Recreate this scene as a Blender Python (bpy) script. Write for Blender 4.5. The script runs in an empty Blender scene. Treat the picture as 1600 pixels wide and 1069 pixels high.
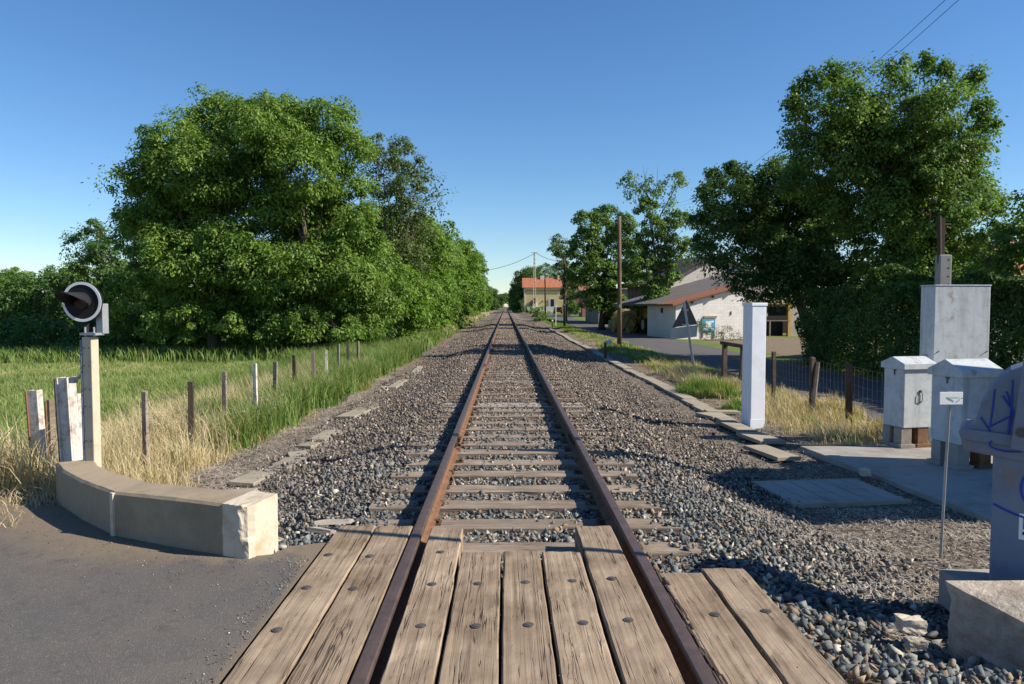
import bpy, bmesh, math, random
import numpy as np
from mathutils import Vector, Matrix, Euler
R = math.radians
rng = np.random.default_rng(7); random.seed(7)
sc = bpy.context.scene
COL = sc.collection

# ------------------------------------------------------------------ camera
CAMLOC = Vector((-0.12, 0.0, 1.61)); F = 1170.0
CAMROT = Euler((R(90 - 2.76), 0, R(-0.49)), 'XYZ')
cd = bpy.data.cameras.new('camera'); cam = bpy.data.objects.new('camera', cd); COL.objects.link(cam)
cam.location = CAMLOC; cam.rotation_euler = CAMROT
cd.sensor_width = 36; cd.lens = 36 * F / 1600; cd.clip_start = 0.05; cd.clip_end = 5000
sc.camera = cam
CM = CAMROT.to_matrix()
def ray(px, py): return CM @ Vector(((px - 800) / F, -(py - 534.5) / F, -1))
def gz(px, py, z):                      # point of the photo's pixel on a level z
    d = ray(px, py); return CAMLOC + d * ((z - CAMLOC.z) / d.z)
def gy(px, py, Y):                      # point of the photo's pixel at a distance Y
    d = ray(px, py); return CAMLOC + d * ((Y - CAMLOC.y) / d.y)

# ------------------------------------------------------------------ light
SUN_EL, SUN_AZ = R(36), R(-11)          # azimuth measured from +X (towards -Y)
sdir = Vector((math.cos(SUN_EL) * math.cos(SUN_AZ), math.cos(SUN_EL) * math.sin(SUN_AZ), math.sin(SUN_EL)))
w = bpy.data.worlds.new('World'); sc.world = w; w.use_nodes = True
nt = w.node_tree; bg = nt.nodes['Background']
sky = nt.nodes.new('ShaderNodeTexSky'); sky.sky_type = 'NISHITA'; sky.sun_disc = False
sky.sun_elevation = SUN_EL; sky.sun_rotation = R(90) - SUN_AZ
sky.air_density = 1.0; sky.dust_density = 0.0; sky.ozone_density = 5.0; sky.altitude = 200
hs = nt.nodes.new('ShaderNodeHueSaturation'); hs.inputs['Saturation'].default_value = 1.14; hs.inputs['Hue'].default_value = 0.502
nt.links.new(sky.outputs[0], hs.inputs['Color']); nt.links.new(hs.outputs[0], bg.inputs[0]); bg.inputs[1].default_value = 0.092
sl = bpy.data.lights.new('sun', 'SUN'); sl.energy = 5.0; sl.angle = R(0.53); sl.color = (1.0, 0.91, 0.78)
so = bpy.data.objects.new('sun', sl); COL.objects.link(so)
so.rotation_euler = sdir.to_track_quat('Z', 'Y').to_euler(); so.location = (20, -10, 30)
sc.view_settings.view_transform = 'Standard'; sc.view_settings.look = 'None'
sc.view_settings.exposure = 0.68; sc.view_settings.gamma = 1.0
sc.render.engine = 'CYCLES'
sc.cycles.max_bounces = 6; sc.cycles.diffuse_bounces = 3; sc.cycles.glossy_bounces = 2
sc.cycles.transmission_bounces = 4; sc.cycles.transparent_max_bounces = 6

# ------------------------------------------------------------------ materials
class NT:
    def __init__(s, name):
        s.m = bpy.data.materials.new(name); s.m.use_nodes = True; s.t = s.m.node_tree
        s.b = s.t.nodes['Principled BSDF']; s.out = s.t.nodes['Material Output']
        s.b.inputs['Specular IOR Level'].default_value = 0.3
        s._co = None
    def n(s, ty, **kw):
        nd = s.t.nodes.new('ShaderNode' + ty)
        for k, v in kw.items():
            if k in nd.inputs: nd.inputs[k].default_value = v
            else: setattr(nd, k, v)
        return nd
    def l(s, a, b): s.t.links.new(a, b)
    def co(s, scale=(1, 1, 1), kind='Object', rand=False):
        tc = s.n('TexCoord'); mp = s.n('Mapping'); mp.inputs['Scale'].default_value = scale
        src = tc.outputs[kind] if kind != 'World' else s.n('NewGeometry').outputs['Position']
        s.l(src, mp.inputs['Vector'])
        if rand:
            oi = s.n('ObjectInfo'); mu = s.n('Math', operation='MULTIPLY'); s.l(oi.outputs['Random'], mu.inputs[0]); mu.inputs[1].default_value = 97.0
            cx = s.n('CombineXYZ'); s.l(mu.outputs[0], cx.inputs[0]); s.l(mu.outputs[0], cx.inputs[1]); s.l(cx.outputs[0], mp.inputs['Location'])
        return mp.outputs[0]
    def noise(s, co, scale=5., detail=4., rough=.6, out=0):
        a = s.n('TexNoise', Scale=scale, Detail=detail, Roughness=rough); s.l(co, a.inputs['Vector']); return a.outputs[out]
    def ramp(s, fac, stops, interp='LINEAR'):
        r = s.n('ValToRGB'); e = r.color_ramp; e.interpolation = interp
        while len(e.elements) < len(stops): e.elements.new(0.5)
        for el, (p, c) in zip(e.elements, stops):
            el.position = p; el.color = (c[0], c[1], c[2], 1) if not isinstance(c, (int, float)) else (c, c, c, 1)
        s.l(fac, r.inputs[0]); return r.outputs[0]
    def mix(s, f, a, b, bt='MIX'):
        m = s.n('MixRGB', blend_type=bt)
        for i, v in enumerate((f, a, b)):
            if isinstance(v, (int, float)): m.inputs[i].default_value = v if i == 0 else (v, v, v, 1)
            elif isinstance(v, tuple): m.inputs[i].default_value = (*v, 1)
            else: s.l(v, m.inputs[i])
        return m.outputs[0]
    def math(s, op, a, b=0.0, c=None):
        m = s.n('Math', operation=op)
        for i, v in enumerate((a, b) + (() if c is None else (c,))):
            if isinstance(v, (int, float)): m.inputs[i].default_value = v
            else: s.l(v, m.inputs[i])
        return m.outputs[0]
    def bump(s, h, strength=.5, dist=.01):
        b = s.n('Bump', Strength=strength, Distance=dist); s.l(h, b.inputs['Height']); s.l(b.outputs[0], s.b.inputs['Normal'])
    def base(s, c):
        if isinstance(c, tuple): s.b.inputs['Base Color'].default_value = (*c, 1)
        else: s.l(c, s.b.inputs['Base Color'])
    def rough(s, r): s.b.inputs['Roughness'].default_value = r
def sc3(c, k): return (c[0] * k, c[1] * k, c[2] * k)
def surf(name, c, var=.25, scale=3., rough=.75, bump=.2, bscale=60., dist=.004, stain=None, metal=0, coord='World', stainscale=1.2, drip=0.):
    """a worn plain surface: mottled colour, fine grain and optional stains"""
    s = NT(name); co = s.co(kind=coord)
    n1 = s.noise(co, scale, 6, .65); n2 = s.noise(co, bscale, 4, .7)
    col = s.mix(n1, sc3(c, 1 - var), sc3(c, 1 + var))
    col = s.mix(s.math('MULTIPLY', n2, .35), col, sc3(c, .75))
    if stain:
        n3 = s.noise(co, stainscale, 8, .75)
        col = s.mix(s.ramp(n3, [(.48, 0.), (.66, .75)]), col, stain)
    if drip:
        n4 = s.noise(s.co((9, 9, .8), kind='Object', rand=True), 1., 5, .6); n5 = s.noise(s.co((3, 3, 3), kind='Object', rand=True), 1., 6, .7)
        col = s.mix(s.math('MULTIPLY', s.ramp(n4, [(.5, 0.), (.72, .6)]), drip), col, (.20, .19, .17)); col = s.mix(s.math('MULTIPLY', s.ramp(n5, [(.60, 0.), (.66, .8)]), drip), col, (.23, .15, .09))
    s.base(col); s.rough(rough); s.bump(n2, bump, dist); s.b.inputs['Metallic'].default_value = metal
    return s.m

def wood_mat(name, c0, c1, crack=1.0, axis='Y', rough=.85, gap=.012, g=1.0):
    s = NT(name); sx, sy = (38 * g, .7 * g) if axis == 'Y' else (.7 * g, 38 * g)
    co = s.co((sx, sy, 34 * g), rand=True)
    n1 = s.noise(co, 1., 8, .7); 
    cs = (13 * g, .24 * g, 6) if axis == 'Y' else (.24 * g, 13 * g, 6); co2 = s.co(cs, rand=True); n2 = s.noise(co2, 1., 4, .5)
    cf = (28 * g, .55 * g, 6) if axis == 'Y' else (.55 * g, 28 * g, 6); co4 = s.co(cf, rand=True); n4 = s.noise(co4, 1., 3, .5)
    co3 = s.co((1, 1, 1), rand=True); n3 = s.noise(co3, 3., 5, .6)
    col = s.mix(s.ramp(n1, [(.3, 0.), (.7, 1.)]), c0, c1)
    col = s.mix(s.ramp(n3, [(.35, .0), (.7, .7)]), col, sc3(c0, .8))
    # long splits along the grain
    d = s.math('ABSOLUTE', s.math('SUBTRACT', n2, .5))
    msk = s.ramp(s.noise(co3, 2.2, 2, .5), [(.34, 0.), (.5, 1.)])
    line = s.math('MULTIPLY', s.ramp(d, [(0, 1.), (gap * .75, 0.)]), msk)
    d4 = s.math('ABSOLUTE', s.math('SUBTRACT', n4, .47)); line = s.math('MAXIMUM', line, s.math('MULTIPLY', s.ramp(d4, [(0, .9), (gap * 1.0, 0.)]), s.ramp(s.noise(co3, 3.3, 2, .5), [(.42, 0.), (.55, 1.)])))
    fine = s.ramp(n1, [(.30, 1.), (.40, 0.)])
    h = s.math('SUBTRACT', n1, s.math('MULTIPLY', line, 3.0))
    col = s.mix(s.math('MULTIPLY', line, crack), col, sc3(c0, .12))
    col = s.mix(s.math('MULTIPLY', fine, .2), col, sc3(c0, .4))
    kv = s.n('TexVoronoi', Scale=1.0); s.l(s.co((3.2, .9, 3.2) if axis == 'Y' else (.9, 3.2, 3.2), rand=True), kv.inputs['Vector']); col = s.mix(s.ramp(kv.outputs['Distance'], [(.05, .75), (.13, 0.)]), col, sc3(c0, .45))
    col = s.mix(s.ramp(s.noise(co3, 1.3, 5, .65), [(.45, 0.), (.7, .65)]), col, s.mix(1., col, (.62, .56, .50), 'MULTIPLY'))
    oi = s.n('ObjectInfo'); col = s.mix(s.ramp(oi.outputs['Random'], [(0, .0), (1, 1.)]), s.mix(1., col, (.86, .84, .82), 'MULTIPLY'), s.mix(1., col, (1.1, 1.09, 1.08), 'MULTIPLY'))
    s.base(col); s.rough(rough); s.bump(h, .5, .005)
    return s.m

def leaf_mat(name, c0, c1, trans=.32, spec=.35, nscale=.55, dry=None):
    s = NT(name); g = s.n('NewGeometry')
    rnd = g.outputs['Random Per Island']; co = s.co(kind='World')
    n1 = s.noise(co, nscale, 3, .6)
    n1b = s.noise(co, 1.5, 2, .5)
    f = s.math('ADD', s.math('MULTIPLY', rnd, .4), s.math('MULTIPLY', s.ramp(s.math('ADD', s.math('MULTIPLY', n1, .5), s.math('MULTIPLY', n1b, .5)), [(.38, 0.), (.62, 1.)]), .6))
    col = s.mix(f, c0, c1)
    if dry: col = s.mix(s.ramp(s.noise(co, nscale * 1.7, 4, .6), [(.5, 0.), (.68, 1.)]), col, dry)
    s.base(col); s.rough(.5); s.b.inputs['Specular IOR Level'].default_value = spec
    tr = s.n('BsdfTranslucent'); s.l(s.mix(1., col, (1.25, 1.35, .6), 'MULTIPLY'), tr.inputs['Color'])
    mx = s.n('MixShader'); mx.inputs[0].default_value = trans
    s.l(s.b.outputs[0], mx.inputs[1]); s.l(tr.outputs[0], mx.inputs[2]); s.l(mx.outputs[0], s.out.inputs[0])
    return s.m

def stone_mat():
    s = NT('ballast_stone'); g = s.n('NewGeometry'); rnd = g.outputs['Random Per Island']
    co = s.co(kind='World'); big = s.noise(co, .55, 4, .65)
    blue = s.ramp(rnd, [(0, (0.045, 0.058, 0.064)), (.3, (0.096, 0.115, 0.122)), (.55, (0.160, 0.179, 0.179)), (.78, (0.256, 0.269, 0.256)), (.86, (0.243, 0.166, 0.102)), (.94, (0.384, 0.320, 0.230)), (1, (0.600, 0.600, 0.525))])
    brn = s.ramp(rnd, [(0, (0.070, 0.058, 0.046)), (.35, (0.154, 0.115, 0.083)), (.6, (0.218, 0.166, 0.128)), (.8, (0.166, 0.160, 0.154)), (.9, (0.307, 0.230, 0.166)), (1, (0.538, 0.461, 0.371))])
    sep = s.n('SeparateXYZ'); s.l(g.outputs['Position'], sep.inputs[0])
    yy = s.math('ADD', sep.outputs[1], s.math('MULTIPLY', s.math('SUBTRACT', big, .5), 12.))
    ax = s.math('ABSOLUTE', sep.outputs[0])
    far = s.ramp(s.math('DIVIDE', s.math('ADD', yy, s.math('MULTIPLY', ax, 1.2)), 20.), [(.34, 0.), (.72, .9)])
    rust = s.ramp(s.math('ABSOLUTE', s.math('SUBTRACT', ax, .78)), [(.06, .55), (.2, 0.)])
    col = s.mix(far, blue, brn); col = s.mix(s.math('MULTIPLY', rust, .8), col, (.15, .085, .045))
    n = s.noise(co, 60, 4, .6); col = s.mix(s.math('MULTIPLY', n, .5), col, s.mix(.5, col, (.1, .09, .075)))
    s.base(col); s.rough(.8); s.bump(n, .4, .004); return s.m

def ground_mat():
    s = NT('ground'); co = s.co(kind='World')
    def at(nm):
        a = s.n('Attribute', attribute_name=nm); return a.outputs['Fac']
    nb = s.noise(co, .9, 6, .65); nf = s.noise(co, 14., 6, .7); nv = s.noise(co, 75., 4, .7); nm_ = s.noise(co, 3.5, 5, .7)
    def edge(a):
        v = s.math('ADD', a, s.math('MULTIPLY', s.math('SUBTRACT', nm_, .5), .9)); return s.ramp(v, [(.42, 0.), (.58, 1.)])
    green = s.mix(nf, (.06, .10, .022), (.15, .21, .055)); green = s.mix(s.ramp(nb, [(.4, 0.), (.65, .6)]), green, (.20, .21, .07))
    straw = s.mix(nf, (.17, .135, .08), (.42, .34, .21))
    dirt = s.mix(nf, (.13, .10, .07), (.30, .235, .165)); dirt = s.mix(s.ramp(nv, [(.35, .7), (.5, 0.)]), dirt, (.06, .045, .032))
    vor = s.n('TexVoronoi', Scale=38.); s.l(co, vor.inputs['Vector'])
    sepc = s.n('SeparateColor'); s.l(vor.outputs['Color'], sepc.inputs[0])
    grav = s.ramp(sepc.outputs[0], [(0, (0.090, 0.074, 0.058)), (.5, (0.211, 0.173, 0.134)), (.8, (0.294, 0.250, 0.198)), (1, (0.538, 0.474, 0.397))])
    grav = s.mix(s.ramp(vor.outputs['Distance'], [(.0, 0.), (.9, .65)]), grav, (.05, .04, .03))
    c = s.mix(edge(at('straw')), green, straw); c = s.mix(edge(at('dirt')), c, dirt); c = s.mix(edge(at('gravel')), c, grav)
    s.base(c); s.rough(.95); s.b.inputs['Specular IOR Level'].default_value = .1
    s.bump(s.math('ADD', nf, s.math('MULTIPLY', nv, .5)), .8, .03); return s.m

def asphalt_mat(name, c=(.090, .084, .078), dust=.4):
    s = NT(name); co = s.co(kind='World'); nb = s.noise(co, 1.1, 6, .7); nf = s.noise(co, 220., 3, .7); nm_ = s.noise(co, 9., 5, .7)
    vor = s.n('TexVoronoi', Scale=170.); s.l(co, vor.inputs['Vector']); sp = s.n('SeparateColor'); s.l(vor.outputs['Color'], sp.inputs[0])
    col = s.mix(nf, sc3(c, .6), sc3(c, 1.5)); col = s.mix(s.ramp(sp.outputs[0], [(.8, 0.), (1., .55)]), col, (.24, .22, .2))
    col = s.mix(s.ramp(nb, [(.42, 0.), (.72, dust)]), col, (.2, .165, .125)); col = s.mix(s.ramp(nm_, [(.3, .4), (.45, 0.)]), col, sc3(c, .55))
    at = s.n('Attribute', attribute_name='dust')
    v = s.math('ADD', at.outputs['Fac'], s.math('MULTIPLY', s.math('SUBTRACT', nm_, .5), .9)); col = s.mix(s.ramp(v, [(.3, 0.), (.75, .95)]), col, s.mix(nf, (.13, .10, .07), (.24, .19, .135)))
    s.base(col); s.rough(.82); s.bump(s.math('ADD', nf, vor.outputs['Distance']), .5, .004); return s.m

def rust_mat(name, c0, c1, rough=.6, axis=None):
    s = NT(name); co = s.co(kind='World'); n = s.noise(co, 9., 8, .7); n2 = s.noise(co, 120., 4, .7)
    c = s.mix(s.ramp(n, [(.3, 0.), (.7, 1.)]), c0, c1); c = s.mix(s.math('MULTIPLY', n2, .5), c, sc3(c0, .6))
    s.base(c); s.rough(rough); s.bump(n2, .3, .003); return s.m

def block_mat(name, c, mortar, bw=.5, bh=.2, amt=.5, stain=(.2, .17, .13)):
    s = NT(name); tc = s.n('TexCoord'); sep = s.n('SeparateXYZ'); s.l(tc.outputs['Object'], sep.inputs[0])
    cx = s.n('CombineXYZ'); s.l(s.math('ADD', sep.outputs[0], sep.outputs[1]), cx.inputs[0]); s.l(sep.outputs[2], cx.inputs[1])
    br = s.n('TexBrick'); br.inputs['Scale'].default_value = 1.0; br.inputs['Brick Width'].default_value = bw; br.inputs['Row Height'].default_value = bh
    br.inputs['Mortar Size'].default_value = .012; s.l(cx.outputs[0], br.inputs['Vector'])
    br.inputs['Color1'].default_value = (*sc3(c, .9), 1); br.inputs['Color2'].default_value = (*sc3(c, 1.08), 1); br.inputs['Mortar'].default_value = (*mortar, 1)
    co = s.co(kind='Object'); n = s.noise(co, 1.1, 8, .75); nf = s.noise(co, 25., 4, .7)
    col = s.mix(amt, sc3(c, 1.), br.outputs['Color']); col = s.mix(s.ramp(n, [(.45, 0.), (.75, .6)]), col, stain); col = s.mix(s.math('MULTIPLY', nf, .3), col, sc3(c, .8))
    s.base(col); s.rough(.9); s.bump(s.math('SUBTRACT', nf, br.outputs['Fac']), .5, .01); return s.m

def tile_mat(name, c0, c1, axis=0, freq=4.0):
    s = NT(name); co = s.co(kind='Object'); tc = s.n('TexCoord'); sep = s.n('SeparateXYZ'); s.l(tc.outputs['Object'], sep.inputs[0])
    wv = s.math('SINE', s.math('MULTIPLY', sep.outputs[axis], freq * 6.283)); n = s.noise(co, 5., 6, .7); nb = s.noise(co, .8, 6, .7)
    c = s.mix(n, c0, c1); c = s.mix(s.ramp(nb, [(.5, 0.), (.75, .5)]), c, sc3(c0, .5)); c = s.mix(s.math('MULTIPLY', s.ramp(wv, [(0, 1.), (.5, 0.)]), .35), c, sc3(c0, .4))
    s.base(c); s.rough(.85); s.bump(wv, .8, .03); return s.m

M = {}
M['stone'] = stone_mat(); M['ground'] = ground_mat()
M['asphalt'] = asphalt_mat('asphalt'); M['lane'] = asphalt_mat('lane_asphalt', (.085, .08, .078), .3)
M['plank'] = wood_mat('weathered_oak', (.20, .145, .095), (.49, .39, .28), 1.0, 'Y')
M['sleeper'] = wood_mat('sleeper_wood', (.19, .145, .11), (.44, .375, .30), .9, 'X')
M['sleeper_pale'] = wood_mat('pale_sleeper_wood', (.25, .22, .19), (.50, .46, .42), .8, 'X')
M['railtop'] = rust_mat('rail_head', (.062, .043, .038), (.135, .092, .075), .45)
M['railtop'].node_tree.nodes['Principled BSDF'].inputs['Specular IOR Level'].default_value = .4
M['rust'] = rust_mat('rust', (.13, .065, .035), (.30, .16, .085), .8)
M['rustdark'] = rust_mat('dark_rust', (.06, .035, .022), (.16, .085, .045), .8)
M['iron'] = rust_mat('bolt_iron', (.06, .055, .055), (.13, .12, .115), .45)
M['concrete'] = surf('concrete', (.33, .265, .18), .25, 4., .9, .5, 90., .004, (.20, .16, .11))
M['concrete_light'] = surf('pale_concrete', (.56, .49, .38), .18, 5., .9, .5, 60., .004, (.36, .27, .16), stainscale=6.)
M['concrete_grey'] = surf('grey_concrete', (.33, .31, .28), .25, 4., .9, .5, 70., .004, (.16, .14, .11))
M['trough'] = surf('trough_concrete', (.33, .29, .22), .22, 5., .9, .5, 90., .004, (.2, .17, .12))
M['stonerock'] = surf('rough_rock', (.46, .40, .32), .4, 6., .9, .9, 26., .02, (.13, .10, .08))
M['paint_grey'] = surf('grey_paint', (.48, .53, .58), .08, 2., .45, .08, 120., .001, (.36, .38, .40), coord='Object', stainscale=5.)
M['paint_grey2'] = surf('worn_grey_paint', (.50, .54, .56), .12, 3., .6, .2, 40., .002, (.34, .36, .37), coord='Object', stainscale=7., drip=.75)
M['paint_blue'] = surf('blue_grey_paint', (.165, .21, .29), .1, 3., .45, .1, 90., .001, (.11, .13, .17), coord='Object', stainscale=3., drip=.6)
M['paint_white'] = surf('white_paint', (.72, .76, .82), .04, 2., .4, .05, 120., .001, (.6, .62, .64), coord='Object', stainscale=3., drip=.1)
M['paint_beige'] = surf('beige_paint', (.53, .47, .35), .08, 3., .5, .1, 90., .001, (.40, .33, .22), coord='Object', stainscale=3., drip=.4)
M['peeling'] = surf('peeling_white_paint', (.60, .56, .50), .15, 6., .8, .5, 60., .004, (.15, .09, .06), coord='Object', stainscale=9.)
M['graffiti'] = surf('blue_spray_paint', (.02, .06, .36), .1, 9., .5, 0., 60.)
M['black'] = surf('black_paint', (.014, .015, .018), .2, 9., .8, .1, 90., .001)
M['white'] = surf('white_enamel', (.80, .80, .78), .03, 5., .4, .05, 90., .001)
M['red'] = surf('red_enamel', (.5, .03, .02), .05, 5., .4, .05, 90., .001)
M['galv'] = surf('galvanised_steel', (.38, .40, .41), .15, 9., .45, .1, 90., .001, (.25, .26, .26), metal=.4)
M['green_print'] = surf('green_print', (.25, .55, .45), .05, 5., .6, 0, 90.)
M['darkwood'] = wood_mat('dark_fence_wood', (.055, .04, .03), (.15, .115, .09), .8, 'Y')
M['greywood'] = wood_mat('grey_fence_wood', (.16, .12, .09), (.38, .33, .28), .8, 'Y')
M['pole'] = surf('pole_wood', (.17, .11, .07), .3, 6., .85, .5, 40., .006, (.08, .05, .035))
M['poledark'] = surf('tarred_pole_wood', (.07, .05, .04), .3, 6., .85, .5, 40., .006)
M['bark'] = surf('bark', (.12, .095, .07), .4, 6., .95, .9, 18., .03, (.06, .05, .035))
M['ash'] = leaf_mat('ash_leaf', (.052, .125, .022), (.25, .36, .075), .34, .2)
M['ash2'] = leaf_mat('bright_leaf', (.06, .135, .018), (.20, .32, .05), .34, .2)
M['dark_leaf'] = leaf_mat('dark_leaf', (.038, .088, .024), (.13, .22, .055), .28, .2)
M['oak'] = leaf_mat('oak_leaf', (.058, .12, .03), (.20, .30, .068), .34, .2)
M['grey_leaf'] = leaf_mat('greyish_leaf', (.06, .10, .032), (.16, .21, .075), .3, .25)
M['hedge'] = leaf_mat('hedge_leaf', (.026, .065, .014), (.095, .17, .032), .2, .3)
M['hay'] = surf('hay', (.62, .43, .17), .5, 9., .95, .9, 20., .05, (.24, .14, .05))
M['dry'] = leaf_mat('dry_grass', (.36, .28, .155), (.66, .56, .36), .25, .2, 1.2)
M['green_grass'] = leaf_mat('green_grass', (.08, .15, .03), (.21, .30, .08), .35, .25, .8, (.26, .25, .09))
M['meadow'] = leaf_mat('meadow_grass', (.16, .225, .065), (.31, .37, .145), .4, .15, .35, (.44, .41, .20))
M['litter'] = leaf_mat('dead_stems', (.26, .21, .16), (.60, .53, .44), .05, .2, 2.)
M['flower'] = leaf_mat('white_umbel', (.6, .62, .5), (.8, .8, .7), .3, .2)
M['blockwall'] = block_mat('block_wall', (.60, .56, .51), (.42, .38, .34), .5, .25, .55)
M['whitewall'] = block_mat('white_block_wall', (.80, .76, .71), (.60, .56, .52), .5, .22, .5, (.48, .42, .36))
M['render'] = surf('grey_render', (.36, .32, .27), .15, 2., .9, .3, 30., .01, (.25, .21, .17))
M['yellowwall'] = surf('yellow_render', (.62, .47, .24), .06, .8, .9, .2, 30., .01)
M['cream'] = surf('cream_stone', (.66, .60, .48), .06, .8, .9, .2, 30., .01)
M['tile'] = tile_mat('clay_tile', (.30, .115, .07), (.44, .20, .125), 1, 4.)
M['tile_x'] = tile_mat('clay_tile_rows', (.36, .12, .06), (.50, .20, .11), 0, 3.)
M['fibro'] = tile_mat('fibre_cement_roof', (.17, .15, .14), (.27, .245, .225), 1, 5.5)
M['darkroof'] = tile_mat('dark_roof', (.09, .07, .065), (.16, .12, .11), 1, 5.5)
M['clad'] = tile_mat('metal_cladding', (.23, .19, .16), (.32, .275, .24), 1, 1.3)
M['clad_pale'] = tile_mat('pale_cladding', (.34, .31, .27), (.42, .385, .33), 1, 1.0)
M['ochre'] = surf('ochre_board', (.42, .26, .10), .2, 3., .8, .3, 40.)
M['dark'] = surf('interior_shade', (.025, .02, .018), .3, 3., .95, .2, 20.)  # near-black colour stands for the shade inside sheds and bolt holes
M['pink'] = surf('pink_render', (.45, .17, .15), .1, 2., .9, .2, 30.)
M['shutter'] = surf('pale_shutter', (.45, .48, .44), .1, 5., .7, .1, 30.)
M['sign_blue'] = surf('sign_blue', (.08, .33, .52), .35, 5., .5, 0, 90., coord='Object')
M['yellow'] = surf('yellow_machine_paint', (.55, .33, .03), .2, 5., .5, .1, 60.)
M['tyre'] = surf('tyre_rubber', (.03, .028, .027), .3, 9., .8, .4, 60.)
M['rim'] = surf('pale_rim', (.62, .55, .45), .1, 5., .6, .1, 60.)
M['carpaint'] = surf('maroon_car_paint', (.13, .02, .02), .05, 2., .3, 0, 60.)
M['glass'] = NT('dark_glass'); M['glass'].base((.02, .025, .03)); M['glass'].rough(.08); M['glass'] = M['glass'].m
M['lens'] = NT('red_lens'); M['lens'].base((.02, .006, .006)); M['lens'].rough(.15); M['lens'] = M['lens'].m

# ------------------------------------------------------------------ mesh helpers
class MB:
    def __init__(s): s.v = []; s.f = []
    def add(s, vs, fs):
        o = len(s.v); s.v += [tuple(v) for v in vs]; s.f += [tuple(i + o for i in f) for f in fs]; return s
    def box(s, c, d, rz=0., rot=None):
        x, y, z = d[0] / 2, d[1] / 2, d[2] / 2; m = rot if rot is not None else Matrix.Rotation(rz, 3, 'Z')
        vs = [m @ Vector((a * x, b * y, e * z)) + Vector(c) for a in (-1, 1) for b in (-1, 1) for e in (-1, 1)]
        return s.add(vs, [(0, 1, 3, 2), (4, 6, 7, 5), (0, 4, 5, 1), (2, 3, 7, 6), (0, 2, 6, 4), (1, 5, 7, 3)])
    def bb(s, a, b):
        return s.box([(a[i] + b[i]) / 2 for i in range(3)], [abs(b[i] - a[i]) for i in range(3)])
    def prism(s, poly, z0, z1):
        n = len(poly); vs = [(p[0], p[1], z0) for p in poly] + [(p[0], p[1], z1) for p in poly]
        return s.add(vs, [tuple(range(n))[::-1], tuple(range(n, 2 * n))] + [(i, (i + 1) % n, n + (i + 1) % n, n + i) for i in range(n)])
    def extr(s, poly, a, b):      # poly of (3D) points extruded from offset a to b
        n = len(poly); A, B = Vector(a), Vector(b)
        vs = [Vector(p) + A for p in poly] + [Vector(p) + B for p in poly]
        return s.add(vs, [tuple(range(n))[::-1], tuple(range(n, 2 * n))] + [(i, (i + 1) % n, n + (i + 1) % n, n + i) for i in range(n)])
    def tube(s, pts, rad, n=8, cap=True):
        pts = [Vector(p) for p in pts]
        if isinstance(rad, (int, float)): rad = [rad] * len(pts)
        rings = []
        for i, p in enumerate(pts):
            t = (pts[min(i + 1, len(pts) - 1)] - pts[max(i - 1, 0)]).normalized()
            u = t.orthogonal().normalized() if i == 0 else (u0 - t * u0.dot(t)).normalized()
            u0 = u; v = t.cross(u)
            rings.append([p + (u * math.cos(2 * math.pi * k / n) + v * math.sin(2 * math.pi * k / n)) * rad[i] for k in range(n)])
        vs = [q for r in rings for q in r]; fs = []
        for i in range(len(pts) - 1):
            for k in range(n): fs.append((i * n + k, i * n + (k + 1) % n, (i + 1) * n + (k + 1) % n, (i + 1) * n + k))
        if cap: fs += [tuple(range(n))[::-1], tuple(range((len(pts) - 1) * n, len(pts) * n))]
        return s.add(vs, fs)
    def disc(s, c, axis, r, t, n=32, r0=0.):     # a plate or ring lying across axis
        a = Vector(axis).normalized(); u = a.orthogonal().normalized(); v = a.cross(u); c = Vector(c)
        def ring(rr, h): return [c + a * h + (u * math.cos(2 * math.pi * k / n) + v * math.sin(2 * math.pi * k / n)) * rr for k in range(n)]
        if r0 <= 0:
            return s.add(ring(r, 0) + ring(r, t), [tuple(range(n))[::-1], tuple(range(n, 2 * n))] + [(k, (k + 1) % n, n + (k + 1) % n, n + k) for k in range(n)])
        vs = ring(r0, 0) + ring(r, 0) + ring(r0, t) + ring(r, t); fs = []
        for k in range(n):
            j = (k + 1) % n
            fs += [(k, j, n + j, n + k), (2 * n + k, 3 * n + k, 3 * n + j, 2 * n + j), (n + k, n + j, 3 * n + j, 3 * n + k), (k, 2 * n + k, 2 * n + j, j)]
        return s.add(vs, fs)
    def build(s, name, mat, parent=None, bevel=0., smooth=False, seg=2):
        me = bpy.data.meshes.new(name); me.from_pydata([tuple(v) for v in s.v], [], s.f); me.update()
        me.materials.append(M[mat] if isinstance(mat, str) else mat)
        o = bpy.data.objects.new(name, me); COL.objects.link(o)
        if parent is not None: o.parent = parent; o.location = [-a for a in parent.location] if parent.get('_abs') else (0, 0, 0)
        if bevel: b = o.modifiers.new('bevel', 'BEVEL'); b.width = bevel; b.segments = seg; b.limit_method = 'ANGLE'
        if smooth:
            for p in me.polygons: p.use_smooth = True
        return o
def tag(o, label=None, cat=None, group=None, kind=None):
    if label: o['label'] = label
    if cat: o['category'] = cat
    if group: o['group'] = group
    if kind: o['kind'] = kind
    return o
def thing(name, label, cat, loc=(0, 0, 0), rz=0., group=None):
    """Empty at the thing's base; its parts are given in the thing's own coordinates"""
    o = bpy.data.objects.new(name, None); COL.objects.link(o); o.location = loc; o.rotation_euler = (0, 0, rz); o.empty_display_size = .2
    return tag(o, label, cat, group)
def dup(o, loc=None, rz=None, label=None, parent=None):
    c = o.copy(); COL.objects.link(c)
    if parent is not None: c.parent = parent
    if loc is not None: c.location = loc
    if rz is not None: c.rotation_euler = (0, 0, rz)
    if label: c['label'] = label
    for ch in list(o.children): dup(ch, parent=c)
    return c
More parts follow.
